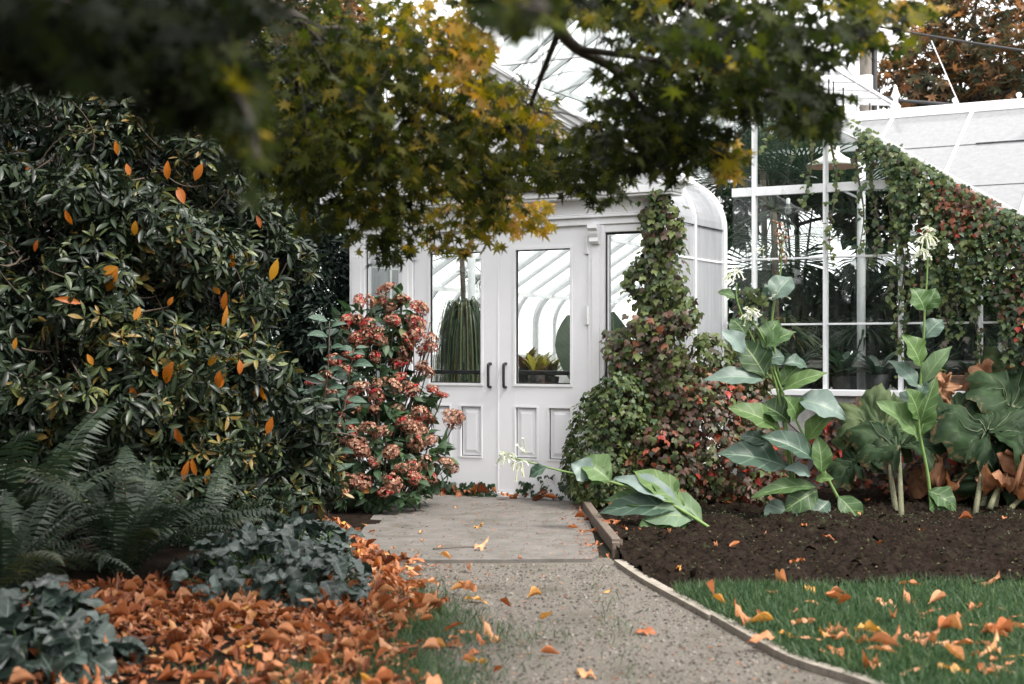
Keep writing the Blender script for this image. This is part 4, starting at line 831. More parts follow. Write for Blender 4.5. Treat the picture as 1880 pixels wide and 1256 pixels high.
def fern(label, px, py, n, L, Y=None, tone=0.0):
    c = gp(px, py) if Y is None else at(px, py, Y); t = thing('fern', label, 'fern', tuple(c), 0, 'sword ferns under the rhododendron')
    for k in range(n):
        a = k / n * 6.28 + rng.normal() * 0.2; s = L * rng.uniform(0.7, 1.1); M = Matrix.Rotation(a, 4, 'Z') @ Matrix.Rotation(rng.uniform(0.0, 0.7), 4, 'X') @ Matrix.Rotation(rng.normal() * 0.15, 4, 'Y') @ Matrix.Scale(s, 4)
        o = link('frond', fr[int(rng.integers(0, 6))], t, None, Matrix.Translation((0, 0, 0.03)) @ M); o['tone'] = float(tone + rng.normal() * 0.1 + (0.25 if rng.random() < 0.12 else 0))
fern('large sword fern with long arching fronds under the rhododendron, leaning over the silver-leaved mound', 215, 1075, 24, 0.95)
fern('sword fern growing right behind the small silver-leaved clump', 10, 1130, 20, 0.8)
fern('tall dark sword fern against the shaded lower leaves of the rhododendron', 40, 1062, 24, 1.25)
fern('small sword fern tucked between the rhododendron and the hydrangea', 500, 985, 16, 0.5)
fern('feathery sword fern between the large fern and the rhododendron stems', 360, 1030, 18, 0.75)

# ---- silver-leaved mounds
def silver(label, lumps, n, size, loc, single):
    t = thing('silver_plant', label, 'plant', tuple(loc)); P, Nn = [], []
    p, nn = ell_surface(lumps, n, 0.2, 0.85); ok = p[:, 2] > 0.02; p, nn = p[ok], nn[ok]; k = len(p)
    out = nrm(nn * [1, 1, 0.2] + rng.normal(size=(k, 3)) * 0.5 + [0, -0.15, 0]); ax = nrm(out + [0, 0, -0.3]); R = frames(ax, nrm(nn * 0.7 + [0, -0.25, 0.9] + rng.normal(size=(k, 3)) * 0.35))
    leaves(t, 'leaf', 'heart', SILVER, p, R, rng.uniform(0.7, 1.2, k) * size, np.clip(rng.normal(0.5, 0.22, k), 0, 1), single)
    mb = MB(); b = np.array(loc, float)
    for q in p[::2]:
        s = b + (q - b) * [0.6, 0.6, 0]; s[2] = 0.0; mb.tube(bez(s, (s + q) / 2 + [0, 0, 0.03], q, 4), 0.003, 4, False)
    mb.build('stalk', STEMG, t, b, True)
silver('low spreading mound of silvery grey-green wavy leaves beside the leaf litter', [(at(500, 1010, 7.2) * [1, 1, 0] + [0, 0, .1], (.36, .62, .17)), (at(570, 1050, 6.8) * [1, 1, 0] + [0.02, 0, .08], (.25, .4, .14)), (at(430, 1040, 6.9) * [1, 1, 0] + [0, 0, .1], (.28, .4, .17)), (at(560, 1000, 7.7) * [1, 1, 0] + [0, 0, .12], (.26, .4, .16))], 230, 0.088, gp(510, 1070), 280)
silver('clump of large cupped silver-green leaves at the front of the leaf litter', [(np.array([-1.66, 5.05, 0.05]), (.26, .26, .19)), (np.array([-1.78, 5.4, 0.08]), (.2, .25, .22))], 330, 0.12, (-1.68, 5.1, 0), 120)

# ---- creepers
def creeper(label, patches, loc, size, single, stem_paths, seed=0):
    """patches: (P, N, tone mean, tone sd)"""
    t = thing('creeper', label, 'climber', tuple(loc))
    P = np.concatenate([p[0] for p in patches]); Nn = np.concatenate([p[1] for p in patches]); tone = np.concatenate([np.clip(rng.normal(p[2], p[3], len(p[0])), 0, 1) for p in patches]); n = len(P)
    ax = nrm(np.array([0, 0, -1.0]) + rng.normal(size=(n, 3)) * 0.45 + Nn * 0.45); R = frames(ax, nrm(Nn + [0, 0, 0.45] + rng.normal(size=(n, 3)) * 0.28))
    leaves(t, 'leaf', 'ivy', IVYG, P, R, rng.uniform(0.65, 1.25, n) * size, tone, single)
    mb = MB()
    for sp_ in stem_paths: mb.tube(sp_, np.linspace(0.012, 0.003, len(sp_)), 5, False)
    mb.build('stem', M_twig, t, base(t), True); return t
FN = BW(0, -1, 0) - BW(0, 0, 0)                      # outward normal of the front
SN = BW(1, 0, 0) - BW(0, 0, 0)                       # outward normal of the right side
def wall_patch(n, u, z, d, tone, sd, thick=0.09, w=None):
    uu = rng.uniform(*u, n); zz = rng.uniform(*z, n)
    if w is not None: k = w(uu, zz); uu, zz = uu[k], zz[k]
    m = len(uu); off = rng.random(m) ** 1.5 * thick
    P = np.array([BW(a, d - o, b) for a, o, b in zip(uu, off, zz)]); return P, nrm(np.tile(FN, (m, 1)) + rng.normal(size=(m, 3)) * 0.25), tone, sd
def mound(lumps, dens, tone, sd):
    P, Nn = ell_surface(lumps, dens, 0.15, 0.8); ok = (P[:, 2] > 0.04); return P[ok], Nn[ok], tone, sd
# column on the porch corner; widening downwards
def colm(uu, zz):
    hw = np.interp(zz, [0.0, 0.9, 1.4, 2.0, 2.33, 2.42], [0.50, 0.40, 0.26, 0.17, 0.10, 0.05]); c = np.interp(zz, [0, 1.2, 2.4], [1.42, 1.40, 1.44]); return np.abs(uu - c) < hw * (1 + 0.35 * np.sin(zz * 11 + uu * 6))
p1 = [wall_patch(2300, (1.0, 1.85), (1.35, 2.42), -0.03, 0.47, 0.14, 0.15, colm), wall_patch(4200, (0.9, 2.0), (0.05, 1.5), -0.05, 0.60, 0.13, 0.24, colm)]
# side of the corner
m = 500; dd = rng.uniform(0, 0.45, m); zz = rng.uniform(0.3, 2.3, m); k = dd < np.interp(zz, [0.3, 1.2, 2.3], [0.45, 0.28, 0.1]); dd, zz = dd[k], zz[k]
p1.append((np.array([BW(1.48 + rng.random() * 0.1, a, b) for a, b in zip(dd, zz)]), np.tile(SN, (len(dd), 1)), 0.5, 0.15))
p1.append(mound([(BW(1.75, 0.0, 0.55), (.32, .35, .55)), (BW(1.95, 0.3, 0.75), (.25, .3, .38)), (BW(2.05, 0.05, 0.3), (.3, .35, .36)), (BW(1.55, -0.25, 0.3), (.32, .3, .42))], 560, 0.70, 0.16))
p1.append(mound([(BW(1.95, 0.45, 1.05), (.22, .25, .2)), (BW(1.7, 0.25, 1.1), (.2, .22, .25))], 480, 0.47, 0.09))
p1.append(wall_patch(260, (1.60, 1.86), (0.9, 1.72), DM - 0.06, 0.45, 0.2, 0.08))
creeper('tall column of green and brown-red creeper climbing the porch corner', p1, BW(1.5, -0.3, 0), 0.055, 290, [np.array([BW(1.42 + 0.06 * math.sin(z * 5 + k), -0.05, z) for z in np.linspace(0, 2.3, 14)]) for k in range(4)])
p2 = [mound([(BW(1.02, -0.22, 0.45), (.27, .27, .5)), (BW(1.2, -0.28, 0.68), (.26, .27, .38)), (BW(0.90, -0.2, 0.32), (.22, .24, .36)), (BW(1.15, -0.4, 0.26), (.28, .27, .3))], 850, 0.38, 0.10)]
for k in range(3): p2.append(wall_patch(26, (0.2 + 0.2 * k, 0.45 + 0.2 * k), (0.05, 0.16 + 0.06 * k), -0.04, 0.15, 0.08, 0.05))
creeper('rounded mound of small green creeper leaves right of the doors', p2, BW(1.05, -0.2, 0), 0.044, 290, [np.array([BW(1.0 + 0.05 * k + 0.05 * math.sin(z * 6), -0.08, z) for z in np.linspace(0, 0.8, 8)]) for k in range(4)] + [np.array([BW(0.98 + 0.01 * math.sin(z * 20), -0.06, 0.75 + z) for z in np.linspace(0, 0.33, 6)])])
p3 = [wall_patch(150, (-0.72, 0.0), (0.03, 0.13), -0.06, 0.12, 0.08, 0.08)]
creeper('thin line of dark ivy leaves creeping along the foot of the doors', p3, BW(-0.35, -0.08, 0.03), 0.05, 150, [np.array([BW(u, -0.07, 0.05 + 0.02 * math.sin(u * 9)) for u in np.linspace(-0.75, 0.0, 8)])])
# great mass on the main gable
def rake_w(lo, hi):
    return lambda uu, zz: (zz < np.array([roof_z(a) for a in uu]) + hi) & (zz > np.array([roof_z(a) for a in uu]) - lo)
def gable_w(uu, zz):
    top = np.array([roof_z(a) for a in uu]) + 0.07
    low = np.interp(uu, [2.2, 2.7, 2.85, 3.0, 3.3, 3.6, 3.8, 4.0, 4.5], [3.3, 2.85, 2.5, 2.1, 1.85, 1.6, 1.2, 0.9, 0.8]) + 0.25 * np.sin(uu * 23) * (rng.random(len(uu)) < 0.7)
    return (zz < top) & (zz > low)
p4 = [wall_patch(24000, (2.25, 4.5), (0.8, 3.3), DM - 0.06, 0.36, 0.15, 0.20, gable_w)]
P_, N_, _, _ = p4[0]; uvw = (P_ - O); uu = uvw[:, 0] * cT - uvw[:, 1] * sT; zz = P_[:, 2]
redm = np.exp(-(((uu - 3.42) / 0.22) ** 2 + ((zz - 2.28) / 0.2) ** 2)) + np.exp(-(((uu - 4.2) / 0.35) ** 2 + ((zz - 1.5) / 0.5) ** 2)) * 0.9
isred = rng.random(len(P_)) < redm * 0.65
p4 = [(P_[~isred & (uu < 3.65)], N_[~isred & (uu < 3.65)], 0.37, 0.13), (P_[~isred & (uu >= 3.65)], N_[~isred & (uu >= 3.65)], 0.30, 0.22), (P_[isred], N_[isred], 0.84, 0.1)]
p4.append(wall_patch(500, (1.9, 3.2), (2.4, 3.4), DM - 0.05, 0.45, 0.12, 0.1, rake_w(0.06, 0.12)))
strands = []
for u, z0, z1 in [(2.38, 3.05, 1.9), (2.18, 2.9, 2.35), (2.6, 2.8, 2.0), (2.72, 2.7, 1.9), (2.92, 2.6, 1.0), (2.97, 2.6, 1.2), (2.86, 2.6, 1.55), (3.1, 2.5, 1.5), (3.25, 2.4, 1.05), (3.35, 2.3, 1.3), (3.5, 2.2, 0.9), (3.2, 2.4, 1.4), (2.06, 3.05, 2.75), (1.85, 3.1, 2.85)]:
    n = int((z0 - z1) * 42); zs = np.linspace(z0, z1, n); us = u + 0.03 * np.sin(zs * 7 + u * 9) + rng.normal(size=n) * 0.028; Q = np.array([BW(a, DM - 0.06 - rng.random() * 0.05, b) for a, b in zip(us, zs)]); p4.append((Q, nrm(np.tile(FN, (n, 1)) + rng.normal(size=(n, 3)) * 0.3), 0.40, 0.14)); strands.append(np.array([BW(u + 0.03 * math.sin(b * 7 + u * 9), DM - 0.055, b) for b in np.linspace(z0, z1, 12)]))
creeper('great mass of green and reddish creeper hanging from the gable over the greenhouse windows', p4, BW(4.1, DM - 0.1, 0), 0.047, 290, strands + [np.array([BW(4.15 + 0.05 * math.sin(z * 4 + k), DM - 0.06, z) for z in np.linspace(0, 2.2, 10)]) for k in range(3)])
p5 = [wall_patch(1300, (1.7, 4.3), (0.05, 0.86), DM - 0.07, 0.80, 0.13, 0.14, lambda u, z: z < 0.5 + 0.35 * np.sin(u * 3.1) ** 2 + 0.1 * np.sin(u * 17))]
creeper('sparse red creeper on the concrete base wall behind the tobacco plants', p5, BW(2.6, DM - 0.1, 0), 0.06, 250, [smooth_path([BW(u, DM - 0.065, 0), BW(u + 0.1 * rng.normal(), DM - 0.065, 0.35), BW(u + 0.2 * rng.normal(), DM - 0.065, 0.75)], 5) for u in np.arange(1.8, 4.2, 0.16)])

# ---- flowering tobacco plants
def big_leaf(W, curl, seed, fold=0.12):
    return leaf(1, W, 10, 6, 0.48, fold, curl, 0.14, 2.5, 0.95, seed=seed)
def z6(x, y): return 1240 + 0.4776 * x, 400 + 0.4776 * y
def tobacco(label, base_pt, stems, lvs, flowers, Y):
    t = thing('tobacco_plant', label, 'plant', tuple(base_pt)); b = base(t)
    for st in stems:
        P = smooth_path(st, 5); MB().tube(P, np.linspace(0.013, 0.005, len(P)), 8, r=0.5).build('stem', STEMG, t, b, True)
    for k, (x0, y0, x1, y1, w_, dy, mat, tone) in enumerate(lvs):
        p0 = at(x0, y0, Y + rng.normal() * 0.02); p1 = at(x1, y1, Y + dy); L = np.linalg.norm(p1 - p0); Wd = w_ / F * Y / L
        V, Q, T, uv = big_leaf(min(Wd * 1.15, 1.2), rng.uniform(0.05, 0.22), k + int(abs(x0)), rng.uniform(0.08, 0.25))
        n = np.array([rng.normal() * 0.2, -0.85, 0.75]); R = frames((p1 - p0)[None], n[None])[0]
        tipz = -V[:, 2]; V = V.copy(); V[:, 2] += 0.14 * 4 * V[:, 1] * (1 - V[:, 1]) * 0.5
        W3 = (R * L) @ V.T; W3 = W3.T + p0 - b
        o = link('leaf', mk_mesh('tobacco_leaf', W3, Q, T, uv, np.full(len(W3), tone), mat), t)
    for (x, y, n, down, sz) in flowers:
        c = at(x, y, Y - 0.03); mb = MB()
        for k in range(n):
            d = nrm(rand_unit(1)[0] * [1, 1, 0.6] + [0, -0.2, 0.25]); L = sz * rng.uniform(0.7, 1.15); e = c + d * L + np.array([0, 0, -down * L]); P = bez(c + rng.normal(size=3) * sz * 0.25, c + d * L * 0.65 + [0, 0, 0.15 * sz], e, 6); tn = rng.uniform(0.2, 1.0)
            mb.tube(P, np.array([0.0018, 0.002, 0.0022, 0.0026, 0.0038, 0.005]) * (0.9 + sz * 3), 6, False, r=tn)
            if rng.random() < 0.65:
                ax = nrm(P[-1] - P[-2]); x_ = nrm(np.cross(ax, [0.3, 0.2, 0.9])); y_ = np.cross(ax, x_); rr = 0.017 * (0.8 + rng.random() * 0.4)
                pt = [e + (x_ * math.cos(a) + y_ * math.sin(a)) * (rr if q % 2 == 0 else rr * 0.45) + ax * 0.004 for q, a in enumerate(np.linspace(0, 6.283, 10, endpoint=False))]
                mb.add([e] + pt, None, [[0, q + 1, (q + 1) % 10 + 1] for q in range(10)], r=1.0)
        mb.build('flower_cluster', PETAL, t, b, True)
    return t
def Z(lst):
    out = []
    for (x0, y0, x1, y1, w_, dy, mat, tone) in lst:
        a, b_ = z6(x0, y0); c, d = z6(x1, y1); out.append((a, b_, c, d, w_ * 0.4776, dy, mat, tone))
    return out
def S6(pts, Y): return [at(*z6(x, y), Y) for x, y in pts]
Y1 = 9.75
b1 = gp(1500, 962, 0.07)
tb1 = tobacco('leafy flowering tobacco plant leaning left, white trumpet clusters over big green leaves', b1,
  [S6([(680, 1178), (600, 1030), (570, 970), (520, 890), (460, 770), (400, 640), (345, 480), (300, 400)], Y1), S6([(480, 1165), (445, 1000), (430, 880), (400, 700), (365, 580), (300, 470), (240, 330), (235, 250)], Y1 + 0.03), S6([(480, 1165), (440, 900), (400, 640), (372, 420), (385, 300), (405, 200), (410, 60)], Y1 + 0.08)],
  Z([(340, 625, 115, 610, 75, -0.12, NICOB, .75), (400, 815, 213, 715, 95, -0.1, NICO, .6), (440, 790, 325, 705, 115, 0.05, NICO, .15), (540, 935, 332, 830, 95, -0.12, NICOB, .45), (440, 965, 168, 890, 118, -0.1, NICOB, .35), (540, 1035, 305, 1050, 62, -0.15, NICO, .45), (545, 1050, 420, 1120, 95, -0.1, NICO, .25), (460, 1110, 345, 1205, 120, -0.12, NICOB, .3), (590, 1090, 510, 1165, 70, -0.08, NICOB, .4), (625, 1070, 725, 1178, 85, -0.1, NICO, .35), (470, 700, 660, 748, 115, -0.1, NICOB, .85), (410, 665, 578, 582, 62, -0.1, NICO, .65), (400, 650, 492, 548, 66, 0.05, NICO, .5), (345, 610, 250, 465, 120, 0.05, NICO, .1), (265, 520, 188, 430, 75, -0.1, NICOB, 1.0), (345, 500, 455, 425, 72, -0.05, NICO, .4), (340, 500, 395, 385, 80, 0.05, NICO, .45), (270, 450, 218, 380, 80, 0.05, NICO, .3), (500, 865, 605, 735, 75, -0.08, NICO, .7), (562, 985, 550, 835, 72, -0.03, NICO, .5), (465, 775, 440, 690, 95, -0.1, NICO, .55), (540, 1010, 602, 995, 45, -0.1, NICO, .65), (360, 870, 247, 825, 65, 0.05, NICOB, .3), (372, 318, 445, 215, 90, 0.02, NICOB, .7), (372, 310, 350, 250, 60, 0.04, NICOB, .55), (230, 310, 165, 280, 45, 0, NICO, .45), (520, 990, 430, 955, 60, -0.1, NICOB, .9), (420, 560, 515, 560, 60, 0.06, NICOB, .6), (330, 560, 420, 520, 90, 0.08, NICOB, .5)]),
  [(*z6(285, 365), 20, 0.45, 0.075), (*z6(230, 210), 14, 0.6, 0.07), (*z6(400, 300), 7, 0.1, 0.07), (*z6(330, 130), 5, 0.05, 0.05)], Y1)
mb = MB()
for k in range(30):
    y = rng.uniform(0, 180); c = at(*z6(405 + rng.normal() * 8, y), Y1 + 0.08); d = nrm(rng.normal(size=3) + [0, -0.2, 0.8]); mb.tube([c, c + d * 0.03, c + d * 0.05 + [0, 0, .01]], [0.002, 0.007, 0.001], 5, False, r=rng.random())
mb.build('seed_head', DEAD, tb1, b1, True)
Y2 = 9.85; b2 = gp(1711, 960, 0.07)
tobacco('tall upright flowering tobacco plant with one bare lower stem and pale drooping flowers', b2, [S6([(988, 1180), (972, 1000), (945, 860), (935, 770), (943, 620), (955, 450), (958, 350), (966, 250), (972, 90)], Y2)],
  Z([(942, 858, 780, 703, 112, -0.1, NICO, .75), (938, 800, 1000, 610, 70, -0.03, NICO, .5), (935, 775, 893, 655, 95, -0.1, NICO, .55), (932, 655, 838, 540, 72, -0.05, NICOB, .75), (948, 645, 1058, 488, 66, -0.05, NICO, .8), (942, 570, 882, 448, 100, -0.08, NICO, .6), (955, 465, 1024, 382, 78, 0.0, NICOB, .65), (957, 355, 918, 268, 92, -0.05, NICO, .45), (957, 355, 1003, 270, 70, 0.02, NICO, .4), (975, 1050, 1085, 1110, 90, -0.1, NICO, .3), (985, 1062, 1030, 1178, 80, -0.12, NICO, .25), (938, 840, 985, 700, 75, 0.03, NICO, .5), (905, 720, 870, 660, 60, 0.06, NICOB, .7), (935, 700, 965, 625, 45, 0.0, NICOB, .6)]),
  [(*z6(965, 75), 20, 0.7, 0.075), (*z6(950, 130), 14, 0.8, 0.07), (*z6(970, 40), 10, 0.3, 0.045)], Y2)
Y3 = 9.35; b3 = gp(1318, 982, 0.06)
S3 = [at(1318, 980, 9.25), at(1265, 945, 9.3), at(1200, 910, 9.35), at(1110, 882, 9.4), at(1020, 862, 9.42), at(935, 838, 9.45)]
tobacco('fallen flowering tobacco plant lying across the slab edge, white flowers near the doors', b3, [S3],
  [(1255, 935, 1100, 925, 46, 0, NICOB, .35), (1245, 925, 1132, 868, 40, 0.05, NICOB, 1.0), (1255, 930, 1168, 858, 52, 0.05, NICO, .7), (1240, 925, 1195, 866, 46, 0.1, NICO, .55), (1265, 945, 1160, 1004, 62, -0.15, NICO, .45), (1275, 950, 1185, 945, 50, -0.1, NICO, .9), (1295, 965, 1238, 1006, 36, -0.1, NICO, .6), (1310, 975, 1265, 985, 28, -0.05, NICO, .85), (1120, 884, 1066, 842, 56, 0, NICO, .75), (1085, 876, 1052, 850, 44, -0.05, NICOB, 1.0), (1105, 890, 1085, 860, 44, 0, NICO, .5), (1005, 858, 970, 876, 24, 0, NICOB, .2), (1290, 960, 1215, 900, 40, 0.1, NICO, .8), (1230, 930, 1108, 905, 36, 0.1, NICO, .4)],
  [(930, 838, 20, 0.3, 0.07), (955, 852, 8, 0.8, 0.09), (968, 835, 4, -0.5, 0.08)], 9.35)

# ---- gunnera
def gleaf(seed, lobes=7, dead=False, na=72, nr=9):
    r = np.random.default_rng(seed); a = np.linspace(-math.pi * 0.92, math.pi * 0.92, na) ; rr = np.linspace(0.04, 1, nr)
    ph = np.cos(a * lobes * 0.92); out = 0.84 + 0.12 * ph + 0.035 * np.sign(np.sin(a * 41)) + 0.05 * np.sin(a * 2.3 + seed) + r.normal(size=na) * 0.025
    A, Rr = np.meshgrid(a, rr); Rm = Rr * out[None, :]
    X = Rm * np.sin(A); Yy = Rm * np.cos(A)
    Zz = 0.42 * Rm ** 1.3 - 0.34 * Rr ** 5 + 0.05 * np.cos(A * lobes * 0.92 + math.pi) * Rm + 0.05 * np.sin(A * 23) * Rr + 0.022 * np.sin(Rr * 26 + A * 9) + 0.05 * np.sin(A * 11 + seed) * Rr ** 2 + 0.10 * np.sin(A * 3 + seed) * Rm
    if dead: Zz = Zz + 0.28 * np.sin(A * 5 + Rr * 6 + seed) * Rr; X = X * (0.6 + 0.2 * np.sin(Rr * 5 + seed))
    Zz = Zz + 0.22 * vnoise(X * 3 + seed, Yy * 3 + 9, seed % 50) + 0.14 * vnoise(X * 8 + seed, Yy * 8, seed % 50 + 3); X = X + 0.12 * vnoise(X * 4 + 3, Yy * 4 + seed, 7); Yy = Yy + 0.12 * vnoise(X * 4 + seed, Yy * 4 + 1, 8)
    V = np.stack([X, Yy, Zz], -1).reshape(-1, 3) + r.normal(size=(na * nr, 3)) * 0.008
    i, j = np.meshgrid(np.arange(nr - 1), np.arange(na - 1), indexing='ij'); Q = np.stack([i * na + j, i * na + j + 1, (i + 1) * na + j + 1, (i + 1) * na + j], -1).reshape(-1, 4)
    # radial veins stand proud
    uv = np.stack([Rr.ravel() * np.where(True, 1, 1), A.ravel()], -1)
    return V, Q, uv
def gunnera(label, base_pt, items):
    t = thing('gunnera', label, 'plant', tuple(base_pt)); b = base(t)
    for k, (cx, cy, Y, size, tilt, roll, mat, tone, stalk) in enumerate(items):
        V, Q, uv = gleaf(k + int(cx), dead=mat is DEAD); c = at(cx, cy, Y)
        # leaf axis up-ish, face towards the viewer by tilt
        Rm = Matrix.Rotation(roll, 3, 'Y') @ Matrix.Rotation(tilt, 3, 'X'); W = (np.array(Rm) @ (V * size).T).T + c - b
        r_ = np.clip(tone + 0.12 * np.sin(V[:, 0] * 9) + 0.2 * (np.abs(np.sin(np.arctan2(V[:, 0], V[:, 1] + 1e-6) * 3.2)) < 0.10), 0, 1)
        link('dead_leaf' if mat is DEAD else 'leaf', mk_mesh('gunnera_leaf', W, Q, None, uv, r_, mat), t)
        if mat is GUNN:
            mv = MB()
            for q in range(7):
                a = (q - 3) * 0.78 * 1.0; pts = []
                for s in np.linspace(0.04, 0.86, 8):
                    i = int(round((s - 0.04) / 0.96 * 8)); j = int(np.argmin(np.abs(np.linspace(-math.pi * .92, math.pi * .92, 72) - a))); pts.append(W[min(i, 8) * 72 + j])
                pts = np.array(pts); mv.tube(pts, np.linspace(0.0055, 0.0012, len(pts)) * size * 2, 5, False)
            mv.build('vein', M_veins, t, None, True)
        if stalk is not None:
            s = np.array(stalk); MB().tube(bez(s, (s + c) / 2 + [0, 0, 0.05], c, 8), np.linspace(0.021, 0.014, 8), 8).build('stalk', GUNST, t, b, True)
M_veins = surf_mat('leaf_vein', (0.05, 0.075, 0.035), (0.10, 0.12, 0.06), 20, 0.6)
gb1 = gp(1655, 952, 0.06); gb2 = gp(1790, 948, 0.06)
gunnera('giant crinkled gunnera leaf cupped on a prickly stalk between the tobacco plants', gb1, [(1650, 820, 10.3, .40, 0.45, -0.18, GUNN, .35, gb1), (1620, 785, 10.6, .40, 0.95, -0.1, GUNN, .75, gb1 + [0.02, 0.2, 0]), (1580, 850, 10.3, .30, 0.35, -0.5, GUNN, .3, None), (1740, 945, 10.1, .10, .6, -.2, GUNN, .5, None)])
gunnera('dark gunnera clump with brown withered leaves at the corner of the bed', gb2, [(1815, 800, 10.2, .46, 0.6, 0.1, GUNN, .3, gb2), (1860, 745, 10.5, .44, 0.75, 0.35, GUNN, .4, gb2 + [.1, .2, 0]), (1750, 770, 10.6, .36, 0.7, -0.3, GUNN, .35, None), (1830, 880, 10.1, .34, 1.3, 0.2, GUNN, .15, None), (1865, 690, 10.8, .34, 0.9, 0.1, GUNN, .6, gb2 + [.2, 0.2, 0]), (1725, 890, 10.25, .30, 2.6, 0.5, DEAD, .6, None), (1845, 880, 10.0, .34, 2.9, 0.1, DEAD, .55, gb2 + [.1, 0, .05]), (1880, 850, 10.1, .30, 2.6, -0.5, DEAD, .4, None), (1730, 715, 10.6, .16, 1.4, 0.6, DEAD, .8, None), (1810, 705, 10.75, .2, 1.3, 0.2, DEAD, .6, None), (1900, 900, 10.3, .3, .8, 0.4, GUNN, .3, gb2 + [.2, 0, 0]), (1725, 940, 10.3, .16, .7, -0.3, GUNN, .55, gb2 + [-.12, 0, 0]), (1350, 940, 10.5, .13, .7, -0.3, GUNN, .4, None)])

# ================================================================== MAPLE overhead
mp_t = thing('maple_tree', 'maple tree whose dark and golden leafy boughs hang across the top', 'tree', (-3.4, 2.4, 0))
MC = [  # px, py, sx, sy, Ymean, Yspread, n, tone, sd
 (600, 170, 130, 110, 5.6, .5, 760, .40, .18), (740, 250, 150, 100, 5.8, .5, 880, .45, .18), (880, 300, 110, 65, 6.0, .4, 520, .42, .17), (620, 330, 90, 70, 6.0, .4, 340, .36, .14), (690, 400, 85, 40, 6.4, .3, 200, .42, .16), (720, 455, 40, 25, 6.6, .25, 50, .25, .1), (880, 385, 80, 35, 6.6, .3, 190, .62, .2), (960, 395, 42, 28, 6.7, .2, 75, .85, .12), (830, 440, 60, 22, 6.7, .25, 70, .62, .18),
 (760, 60, 100, 60, 5.4, .4, 300, .58, .18), (850, 90, 42, 65, 5.3, .3, 150, .86, .1), (700, 100, 110, 60, 5.5, .4, 300, .4, .16), (960, 215, 60, 38, 5.9, .3, 130, .66, .16), (890, 190, 60, 50, 5.8, .3, 170, .5, .16), (1030, 290, 80, 40, 6.0, .3, 220, .33, .15), (1110, 345, 36, 26, 6.2, .25, 55, .28, .14),
 (1150, 225, 65, 50, 5.4, .4, 150, .26, .12), (1190, 275, 90, 42, 5.5, .3, 260, .26, .13), (1170, 160, 70, 55, 5.3, .3, 110, .26, .13), (1085, 310, 60, 34, 5.9, .3, 110, .3, .14), (1280, 140, 95, 70, 5.0, .4, 420, .24, .14), (1260, 250, 70, 45, 5.3, .3, 230, .24, .14), (1335, 290, 28, 30, 5.2, .2, 60, .74, .15), (1430, 130, 75, 60, 4.6, .4, 260, .18, .12), (1480, 195, 60, 35, 4.5, .3, 130, .16, .12), (1400, 60, 180, 42, 4.6, .5, 420, .2, .14), (1330, 110, 60, 25, 4.8, .3, 60, .72, .12), (1600, 45, 55, 34, 4.6, .3, 80, .45, .22), (1650, 15, 60, 14, 4.6, .3, 40, .6, .2), (1215, 50, 70, 34, 5.0, .4, 110, .36, .2), (1100, 20, 80, 18, 5.0, .3, 90, .5, .2), (1480, 215, 30, 26, 4.4, .2, 30, .3, .15),
 (1300, -5, 300, 18, 4.8, .3, 300, .3, .2), (960, -5, 120, 16, 5.0, .3, 110, .4, .2), (520, 60, 70, 60, 5.6, .4, 120, .3, .15), (540, 300, 50, 50, 5.8, .3, 120, .3, .12)]
P, T_ = [], []
for (x, y, sx, sy, Y, sY, n, tm, ts) in MC:
    n = int(n * 1.3)
    a_ = rng.random(n) * 6.28; r_ = np.sqrt(rng.random(n)) * (1.05 + 0.3 * np.sin(a_ * 5 + x)); xs = x + np.cos(a_) * r_ * sx * 1.18; ys = y + np.sin(a_) * r_ * sy * 1.18; Ys = rng.normal(Y, sY, n)
    # settle into drooping layers
    q = np.stack([at(a, b, c) for a, b, c in zip(xs, ys, Ys)]); P.append(q); T_.append(np.clip(rng.normal(tm, ts, n), 0, 1))
P = np.concatenate(P); T_ = np.concatenate(T_); n = len(P)
P[:, 2] += 0.035 * np.round((P[:, 2] + 0.25 * P[:, 0]) / 0.11) * 0  # keep
def maple_frames(n, lean=0.35):
    a = rng.random(n) * 6.28; ax = nrm(np.column_stack([np.cos(a) * 0.75, np.sin(a) * 0.75, np.full(n, -0.75)]) + rng.normal(size=(n, 3)) * 0.3); nn = nrm(np.column_stack([rng.normal(size=n) * 0.5, -0.35 + rng.normal(size=n) * 0.5, np.full(n, 0.8)])); return frames(ax, nn)
# nearest hanging boughs, close to the lens; low tones paint in their shade
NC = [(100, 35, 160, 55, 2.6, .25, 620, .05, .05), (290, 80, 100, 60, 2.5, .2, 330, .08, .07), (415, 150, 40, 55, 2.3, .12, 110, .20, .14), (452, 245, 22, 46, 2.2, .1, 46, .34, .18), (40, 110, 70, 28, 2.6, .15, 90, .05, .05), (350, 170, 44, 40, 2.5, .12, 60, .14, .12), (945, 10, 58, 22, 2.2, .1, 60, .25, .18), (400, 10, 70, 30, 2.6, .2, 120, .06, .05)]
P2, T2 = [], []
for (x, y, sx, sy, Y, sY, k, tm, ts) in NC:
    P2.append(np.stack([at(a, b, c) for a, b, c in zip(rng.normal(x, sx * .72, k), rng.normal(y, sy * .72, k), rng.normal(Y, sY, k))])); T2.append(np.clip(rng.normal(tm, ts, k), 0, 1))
P2 = np.concatenate(P2); T2 = np.concatenate(T2)
